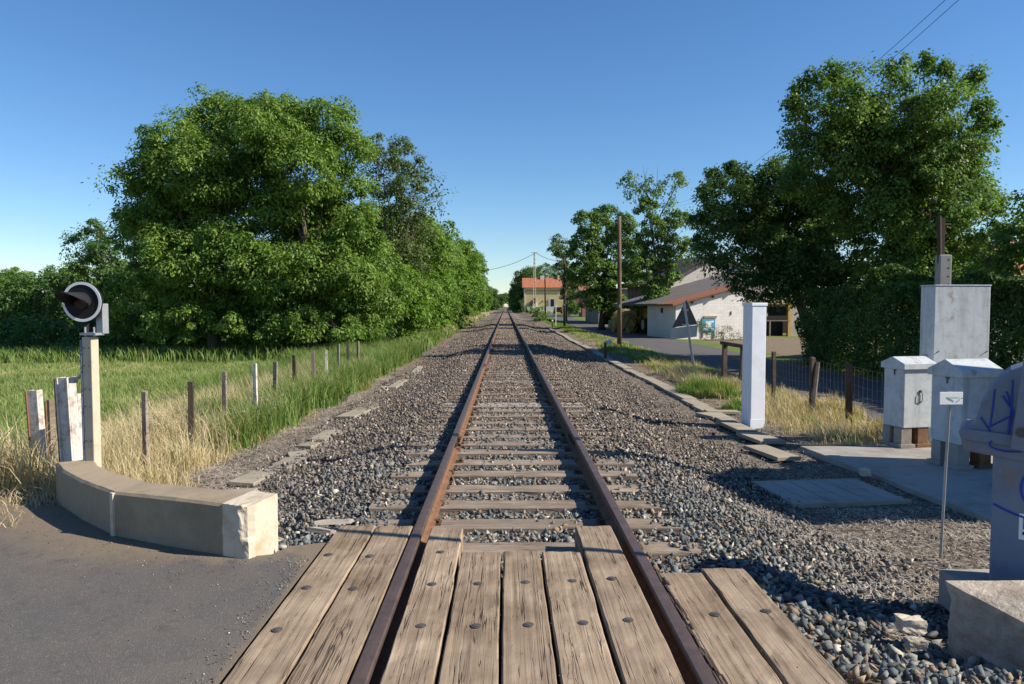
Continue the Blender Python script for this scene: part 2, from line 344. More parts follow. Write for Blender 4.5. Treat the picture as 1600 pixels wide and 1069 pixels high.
def mesh_np(name, V, poly, k, mat, parent=None, smooth=False):
    """V (n,3), poly (m,k) index array"""
    me = bpy.data.meshes.new(name); V = np.ascontiguousarray(V, np.float32); poly = np.ascontiguousarray(poly, np.int32)
    me.vertices.add(len(V)); me.vertices.foreach_set('co', V.ravel())
    me.loops.add(poly.size); me.loops.foreach_set('vertex_index', poly.ravel())
    me.polygons.add(len(poly)); me.polygons.foreach_set('loop_start', np.arange(0, poly.size, k, dtype=np.int32))
    me.update(calc_edges=True); me.materials.append(M[mat] if isinstance(mat, str) else mat)
    if smooth: me.polygons.foreach_set('use_smooth', np.ones(len(poly), bool))
    o = bpy.data.objects.new(name, me); COL.objects.link(o)
    if parent is not None: o.parent = parent
    return o
def rotmats(n, g=rng):
    q = g.normal(size=(n, 4)); q /= np.linalg.norm(q, axis=1)[:, None]; a, b, c, d = q.T
    return np.stack([np.stack([1 - 2 * (c * c + d * d), 2 * (b * c - a * d), 2 * (b * d + a * c)], -1),
                     np.stack([2 * (b * c + a * d), 1 - 2 * (b * b + d * d), 2 * (c * d - a * b)], -1),
                     np.stack([2 * (b * d - a * c), 2 * (c * d + a * b), 1 - 2 * (b * b + c * c)], -1)], 1)
def vnoise(x, y, s, seed=0):
    """smooth value noise, 0..1"""
    x = np.asarray(x, float) / s + 1000.3; y = np.asarray(y, float) / s + 1000.7
    xi = np.floor(x).astype(np.int64); yi = np.floor(y).astype(np.int64); fx = x - xi; fy = y - yi
    fx = fx * fx * (3 - 2 * fx); fy = fy * fy * (3 - 2 * fy)
    def h(a, b):
        n = (a * 374761393 + b * 668265263 + seed * 974634777) & 0xffffffff
        n = ((n ^ (n >> 13)) * 1274126177) & 0xffffffff; return ((n ^ (n >> 16)) & 0xffff) / 65535.
    return (h(xi, yi) * (1 - fx) + h(xi + 1, yi) * fx) * (1 - fy) + (h(xi, yi + 1) * (1 - fx) + h(xi + 1, yi + 1) * fx) * fy

# ------------------------------------------------------------------ ground
def sst(a, b, x): t = np.clip((np.asarray(x, float) - a) / (b - a), 0, 1); return t * t * (3 - 2 * t)
def wall_y(x): return np.interp(-np.asarray(x, float), [1.0, 1.77, 2.89, 3.72, 4.6, 6., 9.], [5.0, 4.74, 5.25, 6.04, 6.7, 7.2, 7.4])
def height(x, y):
    x = np.asarray(x, float); y = np.asarray(y, float); d = np.abs(x)
    bed = -.205 - .235 * sst(1.38, 2.6, d)
    hl = bed - .13 * sst(3.6, 4.8, -x) - .2 * sst(4.8, 8., -x) - .15 * sst(10, 30, -x)
    hr = bed - .10 * sst(4.6, 6.6, x) - .08 * sst(6.4, 7., x)
    h = np.where(x < 0, hl, hr)
    h = h + (vnoise(x, y, 1.6, 1) - .5) * .07 * sst(1.5, 3.2, d) * (1 - sst(6.3, 6.9, x) * (1 - sst(11, 13, x))) + (vnoise(x, y, .5, 2) - .5) * .03 * sst(1.5, 2.5, d) * (1 - sst(6.3, 6.9, x) * (1 - sst(11, 13, x)))
    # the crossing road stands higher on both sides
    wl = wall_y(x); tl = 1 - sst(0., 1.0, y - wl - .15)
    tr = 1 - sst(2.9, 4.3, y)
    t = np.where(x < 0, tl, tr) * sst(1.32, 1.42, d)
    low = -.26 * (1 - sst(1.32, 1.42, d)) * (1 - sst(4.0, 4.6, y)) 
    h = h * (1 - t) + (-.07) * t
    h = np.where((d < 1.42) & (y < 4.6), np.minimum(h, -.21 + low * .3), h)
    far = sst(60, 160, y) * sst(2.8, 5.5, x) * .5      # the ground by the station rises
    return h + far
xs = np.unique(np.concatenate([np.arange(-14, 16.01, .2), np.arange(-2.2, 2.21, .1), np.linspace(-60, -14, 40), np.linspace(16, 60, 36), np.array([-1200, -700, -400, -200, -120, -80, 80, 120, 200, 400, 700, 1200.])]))
ys = np.unique(np.concatenate([np.arange(-3, 24, .2), np.arange(24, 60, .5), np.arange(60, 160, 2.), np.array([-60, -30, -15, -8, -5, 170, 185, 200, 230, 260, 300, 400, 600, 1000, 1800.])]))
X, Y = np.meshgrid(xs, ys); Z = height(X, Y)
nx, ny = len(xs), len(ys); ii = np.arange(nx * ny).reshape(ny, nx)
quads = np.stack([ii[:-1, :-1], ii[:-1, 1:], ii[1:, 1:], ii[1:, :-1]], -1).reshape(-1, 4)
g = mesh_np('ground', np.stack([X, Y, Z], -1).reshape(-1, 3), quads, 4, 'ground', smooth=True); tag(g, kind='structure')
def attr(o, nm, a):
    at = o.data.attributes.new(nm, 'FLOAT', 'POINT'); at.data.foreach_set('value', np.ascontiguousarray(a, np.float32).ravel())
nz = vnoise(X, Y, 3., 5)
gravel = np.where(X < 0, 1 - sst(3.2, 4.0, -X + (nz - .5) * 1.2), 1 - sst(4.0, 4.6, X + (nz - .5) * .8)) * sst(-.2, .6, Y - np.where(X < 0, wall_y(X), 3.3))
dirt = np.clip(np.where(X < 0, 1 - sst(3.8, 4.4, -X + nz * .4), 1 - sst(4.8, 6.0, X)) + (1 - sst(-.3, .9, Y - wall_y(X) - .5 * (X < -3.6))) * (X < 0) + (1 - sst(4., 6., Y)) * (X > 0), 0, 1)
entr = sst(10.9, 11.3, X) * (1 - sst(24, 27, X)) * sst(29.5, 31.5, Y) * (1 - sst(52, 53, Y)); dirt = np.maximum(dirt, entr * .95 * (X > 12.5 - (Y - 30) * .0))
straw = np.clip(np.where(X < 0, (1 - sst(4.8, 6.2, -X)) * (1 - sst(13, 20, Y)) + sst(60, 90, Y) * (1 - sst(6, 9, -X)), sst(4.2, 4.8, X) * (1 - sst(5.6, 6.6, X)) * (1 - sst(30, 40, Y)) * .8), 0, 1)
attr(g, 'gravel', gravel); attr(g, 'dirt', dirt); attr(g, 'straw', straw)

# crossing road, left
def sheet(name, fn, u, v, mat, dustfn, label=None):
    P = np.array([[fn(a, b) for a in u] for b in v]); n, m = len(v), len(u); i2 = np.arange(n * m).reshape(n, m)
    q = np.stack([i2[:-1, :-1], i2[:-1, 1:], i2[1:, 1:], i2[1:, :-1]], -1).reshape(-1, 4)
    o = mesh_np(name, P.reshape(-1, 3), q, 4, mat); attr(o, 'dust', [dustfn(p) for p in P.reshape(-1, 3)]); return tag(o, kind='structure')
def roadL(a, b):
    x = -1.352 - a * 22; y0 = -6.; y1 = min(float(wall_y(x)), 6.0) + (.08 if x < -1.6 else .22) - .02; return (x, y0 + (y1 - y0) * b, -.013)
def dustL(p):
    dw = float(wall_y(p[0])) - p[1]; return max(0., 1 - dw / (.34 + .85 * max(0, -p[0] - 2.1))) * (1 if p[0] < -1.9 else .5) + max(0., 1 - (-1.375 - p[0]) / .1) * .6
roadL_o = sheet('road', roadL, np.concatenate([np.linspace(0, .2, 60), np.linspace(.22, 1, 20)]), np.linspace(0, 1, 90), 'asphalt', dustL)
roadR_o = sheet('road', lambda a, b: (1.40 + a * 14, -6 + b * (9.0 - .4 * a), -.030), np.linspace(0, 1, 30), np.linspace(0, 1, 30), 'asphalt', lambda p: .3)
# lane along the railway on the right
def laneF(a, b):
    y = -4 + b * 170; x0 = 6.95 + .12 * math.sin(y * .35) * .5 - sst(75, 160, y) * 1.2; wdt = 3.9; x = float(x0) + a * wdt
    return (x, y, -.585 + float(sst(60, 160, y) * .5) + .02 * math.sin(a * math.pi))
lane = sheet('lane', laneF, np.linspace(0, 1, 14), np.linspace(0, 1, 200), 'lane', lambda p: .1)

# ------------------------------------------------------------------ ballast
def hull_protos(n, npts=11, flat=.75, g=rng):
    out = []
    for _ in range(n):
        bm = bmesh.new(); p = g.normal(size=(npts, 3)); p /= np.linalg.norm(p, axis=1)[:, None]; p *= g.uniform(.7, 1.2, (npts, 1)); p *= np.array([1.1, g.uniform(.55, .95), g.uniform(flat * .65, flat)])
        for q in p: bm.verts.new(q)
        bmesh.ops.convex_hull(bm, input=bm.verts); bmesh.ops.triangulate(bm, faces=bm.faces)
        bm.verts.ensure_lookup_table(); used = [v for v in bm.verts if v.link_faces]; idx = {v: i for i, v in enumerate(used)}
        out.append((np.array([v.co for v in used]), np.array([[idx[v] for v in f.verts] for f in bm.faces]))); bm.free()
    return out
PROT = hull_protos(20, 8, .68)
def scatter(name, pos, size, mat, protos=PROT, parent=None, flatr=None):
    n = len(pos); which = rng.integers(0, len(protos), n); RM = rotmats(n); VV = []; FF = []; off = 0
    for k, (pv, pf) in enumerate(protos):
        sel = np.where(which == k)[0]
        if not len(sel): continue
        v = np.einsum('nij,vj->nvi', RM[sel], pv) * size[sel][:, None, None]
        if flatr is not None: v[:, :, 2] *= flatr
        v += pos[sel][:, None, :]
        VV.append(v.reshape(-1, 3)); FF.append((pf[None] + (np.arange(len(sel)) * len(pv))[:, None, None] + off).reshape(-1, 3)); off += len(sel) * len(pv)
    return mesh_np(name, np.concatenate(VV), np.concatenate(FF), 3, mat, parent)
def jgrid(x0, x1, y0, y1, s):
    gx, gy_ = np.meshgrid(np.arange(x0, x1, s), np.arange(y0, y1, s)); p = np.stack([gx.ravel(), gy_.ravel()], -1) + rng.uniform(-.5, .5, (gx.size, 2)) * s * 1.3; return p
SL0, SLD = 5.33, .6
def in_sleeper(x, y):
    k = np.round((y - SL0 - .12) / SLD); return (np.abs(y - SL0 - .12 - k * SLD) < .115) & (np.abs(x) < 1.28) & (k >= 0)
P = []; S = []
for (y0, y1, s, r0, r1) in ((2.2, 5., .050, .026, .047), (5., 10., .042, .021, .039), (10., 20., .050, .022, .038), (20., 42., .08, .03, .045), (42, 90, .15, .04, .06)):
    xr = 3.15 + .2 * (y0 > 9)
    p = jgrid(-xr, xr, y0, y1, s); x, y = p.T; d = np.abs(x)
    sz = rng.uniform(r0, r1, len(p)) * np.where(rng.random(len(p)) < .04, 1.5, 1.)
    keep = (rng.random(len(p)) > sst(2.4, xr + .1, d + (vnoise(x, y, .6, 9) - .5) * .8) * 1.0) & ~(in_sleeper(x, y) & (rng.random(len(p)) > np.where(d < .6, .0, .04) + np.clip((y - 8.5) * .07, 0, .62) + .8 * sst(1.05, 1.26, d) + np.clip((y - 7.8) * .3, 0, .75) * (d > .84) + .25 * (vnoise(x, y, .5, 11) > .72)))
    keep &= ~((y < 4.62 + .15) & (d < .8)) & ~((y < 5.38) & (x > -1.37) & (x < -.4)) & ~((y < 5.40) & (x > .36) & (x < .72)) & ~((y < 4.45) & (x > .7) & (x < 1.40)) & ~((y < 4.84) & (d < .72))
    keep &= ~((x < -1.33) & (y < wall_y(x) + .2 + .0 * x)) & ~((x > 1.3) & (y < 3.0)) & (np.abs(d - .753) > .075)
    x, y, sz = x[keep], y[keep], sz[keep]; z = height(x, y) + .012 + rng.uniform(-.012, .012, len(x)) - .25 * sz * 0
    mid = np.abs(x) < 1.3
    z = z - .012 * mid + .03 * (vnoise(x, y, .35, 3) - .5); z = np.where(in_sleeper(x, y), -.150 - .3 * sz, z)
    P.append(np.stack([x, y, z], -1)); S.append(sz)
    p2 = np.stack([x, y, z], -1)[::4].copy(); p2[:, 2] += r0 * .9; p2[:, :2] += rng.uniform(-.02, .02, (len(p2), 2)); sel = ~in_sleeper(p2[:, 0], p2[:, 1]) & (np.abs(np.abs(p2[:, 0]) - .753) > .09)
    P.append(p2[sel]); S.append(sz[::4][sel])
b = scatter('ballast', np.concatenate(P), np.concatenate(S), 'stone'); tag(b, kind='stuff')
# finer gravel on the side paths
P = []; S = []
for (xa, xb, y0, y1, s) in ((-4.2, -2.2, 5.2, 20, .055), (2.2, 4.5, 3.1, 20, .050), (-3.9, -2.2, 20, 45, .11), (2.3, 4.4, 20, 45, .11), (4.3, 7., 4.6, 9.5, .08), (-1.8, -1.35, 4.9, 5.6, .04)):
    p = jgrid(xa, xb, y0, y1, s); x, y = p.T; k = (rng.random(len(p)) < .75) & ~((x < 0) & (y < wall_y(x) + .32)); x, y = x[k], y[k]
    sz = rng.uniform(.006, .018, len(x)) * np.where(rng.random(len(x)) < .06, 1.9, 1.) * (1.6 if y0 >= 20 else 1.); P.append(np.stack([x, y, height(x, y) + .004], -1)); S.append(sz)
b = scatter('gravel', np.concatenate(P), np.concatenate(S), 'stone', PROT[:6]); tag(b, kind='stuff')

# grit blown on to the asphalt and the planks
x = rng.uniform(-6, -1.4, 900); y = wall_y(x) - .02 - rng.exponential(.28, 900); P1 = np.stack([x, y, np.full(900, -.011)], -1)
x = -1.38 - rng.exponential(.06, 500); y = rng.uniform(2., 4.8, 500); P2 = np.stack([x, y, np.full(500, -.009)], -1)
x = rng.uniform(-1.33, 1.34, 700); y = rng.uniform(2.6, 5.3, 700); k = (np.abs(np.abs(x) - .75) > .12) & ~((np.abs(x) < .37) & (y > 4.8)) & ~((x > .7) & (y > 4.3)); P3 = np.stack([x[k], y[k], np.full(k.sum(), -.004)], -1)
x = rng.uniform(-8, -1.4, 500); y = rng.uniform(2, 5, 500); k = y < wall_y(x) - .1; P4 = np.stack([x[k], y[k], np.full(k.sum(), -.011)], -1)
PG = np.concatenate([P1, P2, P3, P4]); tag(scatter('grit', PG, rng.uniform(.0025, .008, len(PG)) * np.where(np.arange(len(PG)) > 1400, .55, 1.), 'stone', PROT[:6]), kind='stuff')

# ------------------------------------------------------------------ sleepers and rails
def board(L, W, H, axis, seg, wob, top_rough=.002, seed=0, taper_end=.0):
    """a rough sawn board lying along an axis, wavering edges; origin at the middle of its top"""
    g2 = np.random.default_rng(seed); prof = [(-.5, -1), (-.5, -.06), (-.47, 0), (-.25, 0), (0, 0), (.25, 0), (.47, 0), (.5, -.06), (.5, -1)]
    mb = MB(); n = len(prof); wl = g2.normal(size=seg + 1) * wob; wr = g2.normal(size=seg + 1) * wob
    wl = np.convolve(wl, [.25, .5, .25], 'same'); wr = np.convolve(wr, [.25, .5, .25], 'same'); vs = []
    for i in range(seg + 1):
        t = -L / 2 + L * i / seg
        for (u, h) in prof:
            e = (g2.uniform(-1, 1) * .008 if i in (0, seg) else 0); a = u * W + (wl[i] if u < -.2 else wr[i] if u > .2 else 0)
            z = h * H + (g2.normal() * top_rough if h == 0 else 0) - (.004 if (i in (0, seg) and h == 0) else 0)
            vs.append((a, t + e, z) if axis == 'Y' else (t + e, -a, z))
    fs = [(i * n + k, i * n + k + 1, (i + 1) * n + k + 1, (i + 1) * n + k) for i in range(seg) for k in range(n - 1)]
    fs += [((i + 1) * n, (i + 1) * n + n - 1, i * n + n - 1, i * n) for i in range(seg)]
    fs += [tuple(range(n))[::-1], tuple(range(seg * n, seg * n + n))]
    return mb.add(vs, fs)
def fix(o):
    bm = bmesh.new(); bm.from_mesh(o.data); bmesh.ops.recalc_face_normals(bm, faces=bm.faces); bm.to_mesh(o.data); bm.free(); return o
def fastening(parent):
    for sx in (-.753, .753):
        f = MB().box((sx, 0, .004), (.24, .12, .012))
        for q in (-1, 1): f.box((sx + q * .080, 0, .022), (.03, .05, .022)); f.tube([(sx + q * .10, .03, .008), (sx + q * .10, .03, .03)], .010, 6); f.tube([(sx + q * .10, -.03, .008), (sx + q * .10, -.03, .03)], .010, 6)
        f.build('rail_fastening', 'rustdark', parent)
ords = ['first', 'second', 'third', 'fourth', 'fifth', 'sixth', 'seventh', 'eighth', 'ninth', 'tenth', 'eleventh', 'twelfth', 'thirteenth', 'fourteenth']
protos = []
for k in range(5):
    o = fix(board(2.58, .25, .14, 'X', 14, .005, .003, seed=20 + k).build('wooden_sleeper', 'sleeper')); tag(o, 'weathered wooden sleeper half buried in brownish ballast along the track', 'railway sleeper', 'sleepers along the track'); fastening(o); protos.append(o)
pale = fix(board(2.58, .25, .14, 'X', 14, .005, .003, seed=31).build('wooden_sleeper', 'sleeper_pale')); tag(pale, 'pale bleached sleeper', 'railway sleeper', 'sleepers along the track'); fastening(pale)
palek = {13: 'first pale bleached sleeper of the close pair at mid distance', 14: 'second pale bleached sleeper behind the close pair front', 20: 'pale bleached sleeper beyond the pale pair, halfway up the track'}
used = set()
for k in range(245):
    y = SL0 + .12 + SLD * k + random.uniform(-.02, .02); src = pale if k in palek else protos[k % 5]
    if k == 14: y -= .18
    zt = -.160 + random.uniform(-.01, .006) - (random.random() ** 2 * .03 if k > 7 else 0); dx = random.uniform(-.04, .04)
    lab = palek.get(k) or (f'{ords[k]} brown sleeper counted away from the crossing planks' if k < 13 else None)
    if id(src) in used: o = dup(src, (dx, y, zt), random.uniform(-.01, .01), lab)
    else:
        used.add(id(src)); o = src; o.location = (dx, y, zt); o.rotation_euler = (0, 0, 0)
        if lab: o['label'] = lab
    if not lab: o['label'] = 'weathered wooden sleeper half buried in brownish ballast far along the track'
    if k > 70:
        for ch in list(o.children): bpy.data.objects.remove(ch)
def rail(x, lab, joints):
    """flat bottom rail: the head wears smooth, web and foot stay rusty"""
    r = thing('rail', lab, 'rail', (x, 0, 0), group='the two rails of the track')
    head = [(-.036, -.035), (-.037, -.008), (-.030, 0), (0, .001), (.030, 0), (.037, -.008), (.036, -.035), (.02, -.042), (-.02, -.042)]
    web = [(-.010, -.041), (-.009, -.115), (-.03, -.125), (-.066, -.134), (-.066, -.146), (.066, -.146), (.066, -.134), (.03, -.125), (.009, -.115), (.010, -.041)]
    for nm, pr, mt in (('rail_head', head, 'railtop'), ('rail_web', web, 'rust')):
        ysec = [-4, 0, 3, 6, 10, 15, 25, 40, 70, 120, 250, 640]; vs = [(a, y, z) for y in ysec for a, z in pr]; n = len(pr)
        fs = [(i * n + q, i * n + (q + 1) % n, (i + 1) * n + (q + 1) % n, (i + 1) * n + q) for i in range(len(ysec) - 1) for q in range(n)] + [tuple(range(n))[::-1], tuple(range((len(ysec) - 1) * n, len(ysec) * n))]
        o = fix(MB().add(vs, fs).build(nm, mt, r)); 
    for j in joints:
        for sx in (-1, 1):
            f = MB().box((sx * .026, j, -.08), (.022, .60, .055))
            for q in (-.22, -.08, .08, .22): f.tube([(sx * .036, j + q, -.078), (sx * .062, j + q, -.078)], .015, 6)
            f.build('fishplate', 'rustdark', r)
    return r
rail(-.753, 'left rusty rail, its foot throwing shade on the ballast outside the track', [9.35, 21.4]); rail(.753, 'right rusty rail, its shade falling inside the track', [9.5, 21.5])

# ------------------------------------------------------------------ crossing planks
def plank(x0, x1, yend, lab, bolts, seed, ybeg=-.9, z=-.006, chamfer=None):
    W = x1 - x0 - .007; L = yend - ybeg; cx = (x0 + x1) / 2; cy = (yend + ybeg) / 2
    o = fix(board(L, W, .15, 'Y', 60, .0028, .0018, seed).build('crossing_plank', 'plank')); o.location = (cx, cy, z); tag(o, lab, 'crossing plank', 'timber planks of the level crossing')
    for (bx, by) in bolts:
        bb = MB().disc((0, 0, 0), (0, 0, 1), .027, .005, 14, 0).disc((0, 0, .005), (0, 0, 1), .017, .003, 12, 0).build('bolt_head', 'iron', o, bevel=.002); bb.location = (bx - cx, by - cy, .0005)
    return o
def bp(*pp): return [tuple(gz(a, b, 0)[:2]) for a, b in pp]
plank(-1.345, -1.075, 5.47, 'outermost timber plank left of the left rail, next to the asphalt', bp((513, 866), (479, 917), (433, 983)), 1)
plank(-1.07, -.80, 5.45, 'timber plank directly against the outside of the left rail', bp((578, 868), (552, 919)) + [(-.97, 3.0)], 2)
plank(-.665, -.425, 5.40, 'timber plank between the rails beside the left rail, long at its far end', bp((688, 862), (675, 912), (658, 977)), 3)
plank(-.415, -.150, 4.86, 'second timber plank from the left rail, deeply cracked all along', bp((747, 911), (744, 977)), 4)
plank(-.140, .105, 4.88, 'middle timber plank of the five between the rails', bp((821, 909), (826, 975)), 5)
plank(.115, .375, 4.87, 'paler plank between the rails with a broken corner', bp((894, 907), (911, 972)), 6)
plank(.385, .655, 5.42, 'timber plank inside the right rail, jutting farthest beyond its neighbours', bp((956, 905), (982, 970)), 7, z=.002)
plank(.80, 1.075, 4.47, 'timber plank right of the right rail with a rotten dark edge', bp((1117, 959)), 8)
plank(1.085, 1.355, 4.55, 'outermost timber plank on the right, ending in the ballast', bp((1197, 954)), 9)
rot = MB()
for i in range(120):
    y = 2.2 + i * .0185; rot.box((.812 + random.uniform(-.022, .02), y, -.016 + random.uniform(-.014, .006)), (random.uniform(.004, .012), random.uniform(.06, .2), .02), rz=random.uniform(-.06, .06))
t = rot.build('rotten_splinters', 'darkwood'); tag(t, 'dark rotten splinters along the plank edge by the right rail', 'splinters', kind='stuff')
for (px, py, ln, a, lab) in ((523, 818, .17, .5, 'pale broken wood splinter lying left of the outer plank end'), (504, 832, .12, -.2, 'short pale wood chip on the ballast by the outer plank')):
    p = gz(px, py, -.14); s_ = MB().add([(-ln, -.02, 0), (ln * .7, -.035, .005), (ln, .01, .01), (-ln * .6, .03, .0), (-ln, -.01, .03), (ln * .6, -.02, .035), (ln * .9, .01, .03), (-ln * .5, .02, .03)], [(3, 2, 1, 0), (4, 5, 6, 7), (0, 1, 5, 4), (1, 2, 6, 5), (2, 3, 7, 6), (3, 0, 4, 7)]).build('wood_splinter', 'sleeper_pale'); s_.location = p; s_.rotation_euler = (.1, .1, a); tag(s_, lab, 'wood splinter', 'broken splinters by the planks')

# ------------------------------------------------------------------ low wall, lamp post and posts on the left
front = [(-1.93, 4.81), (-2.33, 4.98), (-2.89, 5.25), (-3.35, 5.66), (-3.72, 6.04), (-3.95, 6.35)]
back = [(-1.85, 5.125), (-2.25, 5.28), (-2.80, 5.56), (-3.18, 5.88), (-3.52, 6.22), (-3.7, 6.5)]
zt = [.325, .322, .30, .29, .285, .28]
wt = thing('parapet_wall', 'low curved concrete wall beside the asphalt, with a pale chipped end block', 'low wall', (-1.75, 4.9, 0))
def wallpart(i0, i1, nm, mt, grow=0., sub=6, fr=front, bk=back):
    vs = []; n = 0
    for i in range(i0, i1):
        for q in range(sub + (i == i1 - 1)):
            t = q / sub; f = Vector(fr[i]).lerp(Vector(fr[i + 1]), t); b_ = Vector(bk[i]).lerp(Vector(bk[i + 1]), t); z = zt[i] * (1 - t) + zt[i + 1] * t + grow
            d = (f - b_).normalized() * grow; f = f + d; b_ = b_ - d
            w2 = lambda: random.uniform(-.002, .002)
            e = (f - b_).normalized() * .018
            vs += [(f.x + 1.75, f.y - 4.9, -.35), (f.x + 1.75 + w2(), f.y - 4.9 + w2(), z - .018), (f.x - e.x + 1.75, f.y - e.y - 4.9, z + w2()), ((f.x + b_.x) / 2 + 1.75, (f.y + b_.y) / 2 - 4.9, z + w2()), (b_.x + e.x + 1.75, b_.y + e.y - 4.9, z), (b_.x + 1.75, b_.y - 4.9, z - .018), (b_.x + 1.75, b_.y - 4.9, -.5)]; n += 1
    k = 7; fs = [(i * k + j, i * k + (j + 1) % k, (i + 1) * k + (j + 1) % k, (i + 1) * k + j) for i in range(n - 1) for j in range(k)] + [tuple(range(k)), tuple(range((n - 1) * k, n * k))[::-1]]
    return fix(MB().add(vs, fs).build(nm, mt, wt))
wallpart(0, 2, 'wall_section', 'concrete'); 
zsave = zt[:]; wallpart(2, 5, 'wall_section', 'concrete')
jt = Vector((front[2][0] + 1.75, front[2][1] - 4.9, 0)); MB().box((jt.x - .005, jt.y - .0, .10), (.034, .022, .385), rz=-.55).build('joint_strip', 'concrete_light', wt)
# chipped pale end block: an irregular cap over the wall's end
bmx = bmesh.new(); bmesh.ops.create_cube(bmx, size=1.0); bmesh.ops.subdivide_edges(bmx, edges=bmx.edges, cuts=14, use_grid_fill=True)
dirw = (Vector(front[0]) - Vector(front[1])).normalized(); nrm = (Vector(back[0]) - Vector(front[0])).normalized(); mid0 = (Vector(front[0]) + Vector(back[0])) / 2 + dirw * .08
for v in bmx.verts:
    u, t, z = v.co; cut = 0
    px_ = mid0 + dirw * (u * .215 - .0) + nrm * t * .345
    edge = max(0., .5 - math.hypot(max(0, .5 - u), max(0, t + .5)) * 5) 
    r1 = float(vnoise(z * 3.1 + 5, u * 2., .35, 4)); c_ = max(0., 1 - math.hypot((.5 - u) * .20, (t + .5) * .345) / (.05 + .06 * r1)) * .028 * (1.1 if z > -.1 else .5)
    jit = (float(vnoise(u * 9 + z * 7, t * 9 + z * 5, .5, 8)) - .5) * .004
    p3 = px_ + Vector((-dirw.x + nrm.x, -dirw.y + nrm.y)) * c_; zz = -.02 + (z + .5) * .352 + jit - (c_ * .5 if z > .4 else 0)
    v.co = (p3.x + 1.75 + jit, p3.y - 4.9 + jit, zz if z > -.49 else -.3)
me = bpy.data.meshes.new('end_block'); bmx.to_mesh(me); bmx.free(); me.materials.append(M['concrete_light']); eb = bpy.data.objects.new('end_block', me); COL.objects.link(eb); eb.parent = wt; eb['label'] = 'pale broken end block'

L0 = gy(146, 718, 6.45); L0.z = -.1
lp = thing('signal_lamp_post', 'beige crossing lamp post with round black signal disc, white rim, behind the low wall', 'signal lamp', (L0.x, L0.y, -.1), R(-14))
MB().box((0, 0, .72), (.095, .085, 1.45)).build('post', 'paint_beige', lp, bevel=.006)
MB().box((-.056, .01, .72), (.014, .12, 1.40)).build('post_web', 'paint_blue', lp, bevel=.003)
s_ = MB()
for z in (.25, .55, .85, 1.0, 1.2, 1.35):
    for q in (-.026, .026): s_.tube([(q, -.043, z), (q, -.050, z)], .007, 6)
s_.build('rivets', 'iron', lp)
MB().box((-.072, .02, .98), (.016, .05, .1)).box((-.072, .02, 1.20), (.016, .05, .13)).build('red_mark', 'red', lp)
MB().box((-.072, .02, 1.09), (.016, .05, .1)).build('white_mark', 'white', lp)
MB().box((.02, 0, 1.47), (.16, .10, .02)).tube([(.07, -.03, 1.45), (.07, -.03, 1.53)], .008, 6).tube([(-.02, -.03, 1.45), (-.02, -.03, 1.53)], .008, 6).build('head_bracket', 'galv', lp)
MB().box((.075, .06, 1.60), (.07, .07, .26)).build('cable_box', 'galv', lp, bevel=.006)
hd = Vector((.20, -.98, -.03)).normalized(); hc = Vector((-.04, -.02, 1.745))
sd = MB().disc(hc, hd, .172, .022, 48).build('signal_disc', 'black', lp, bevel=.003); MB().disc(hc + hd * .0225, hd, .170, .004, 48, .147).build('white_rim', 'white', sd); MB().disc(hc - hd * .035, hd, .15, .033, 32).build('disc_back', 'galv', sd)
hl = MB().disc(hc + hd * .022, hd, .062, .016, 28).build('lens', 'lens', lp)
vs = []; up = Vector((0, 0, 1)); sd_ = hd.cross(up).normalized(); n = 15; fs = []
for L_, rr in ((.0, .078), (.10, .085), (.30, .10)):
    for k in range(n):
        a = math.pi * (-.12 + 1.24 * k / (n - 1)); ln = L_ * (.25 + .75 * max(0, math.sin(a)) ** .7); c_ = hc + hd * (.022 + ln) + up * (-.05 * ln)
        vs.append(c_ + (sd_ * math.cos(a) + up * math.sin(a)) * rr)
for i in range(2):
    for k in range(n - 1): fs.append((i * n + k, i * n + k + 1, (i + 1) * n + k + 1, (i + 1) * n + k))
vz = MB().add(vs, fs).build('visor', 'black', lp, smooth=True); so_ = vz.modifiers.new('s', 'SOLIDIFY'); so_.thickness = .005
MB().tube([(-.04, .0, 1.56), (-.04, .0, 1.46)], .022, 10).build('stem', 'black', lp)

# white worn channel posts (old rails / sleepers on end) left of the lamp
def channel_post(px, pyt, Y, wdt, lab, zb=-.45, dep=.07, lean=0., mt='peeling'):
    p = gy(px, pyt, Y); o = thing('steel_channel_post', lab, 'post', (p.x, Y, zb), R(-8), 'old posts behind the low wall'); h = p.z - zb
    MB().box((0, 0, h / 2), (wdt, .012, h)).box((-wdt / 2 + .008, .035, h / 2), (.016, dep, h)).box((wdt / 2 - .008, .035, h / 2), (.016, dep, h)).build('channel', mt, o, bevel=.003)
    MB().box((-wdt / 2 - .004, .0, h / 2), (.012, .05, h - .02)).build('rusty_edge', 'rust', o); o.rotation_euler[1] = lean; return o
cp = channel_post(107, 590, 6.6, .115, 'thick peeling white channel post touching the left end of the low wall', dep=.12, lean=R(-2.4))
channel_post(121, 616, 6.95, .055, 'narrow peeling white post just right of the thick channel post', lean=R(-1))
channel_post(131, 618, 7.05, .028, 'thinnest rusty white post, tucked in close beside the lamp post', lean=R(-.5))
channel_post(60, 610, 7.15, .10, 'leaning peeling white post standing alone at the far left', lean=R(-3))
channel_post(78, 625, 7.6, .03, 'slim weathered post just behind the leaning white post', lean=R(-1), mt='greywood')
h_ = gy(107, 590, 6.6).z; p1 = gy(118, 594, 6.5); p2 = gy(141, 574, 6.42)
st = MB().tube([p1, p2], .018, 8).box(p1 + Vector((-.02, 0, 0)), (.05, .05, .05)).build('steel_strut', 'galv'); tag(st, 'short pale strut linking the thick channel post to the lamp post', 'strut')

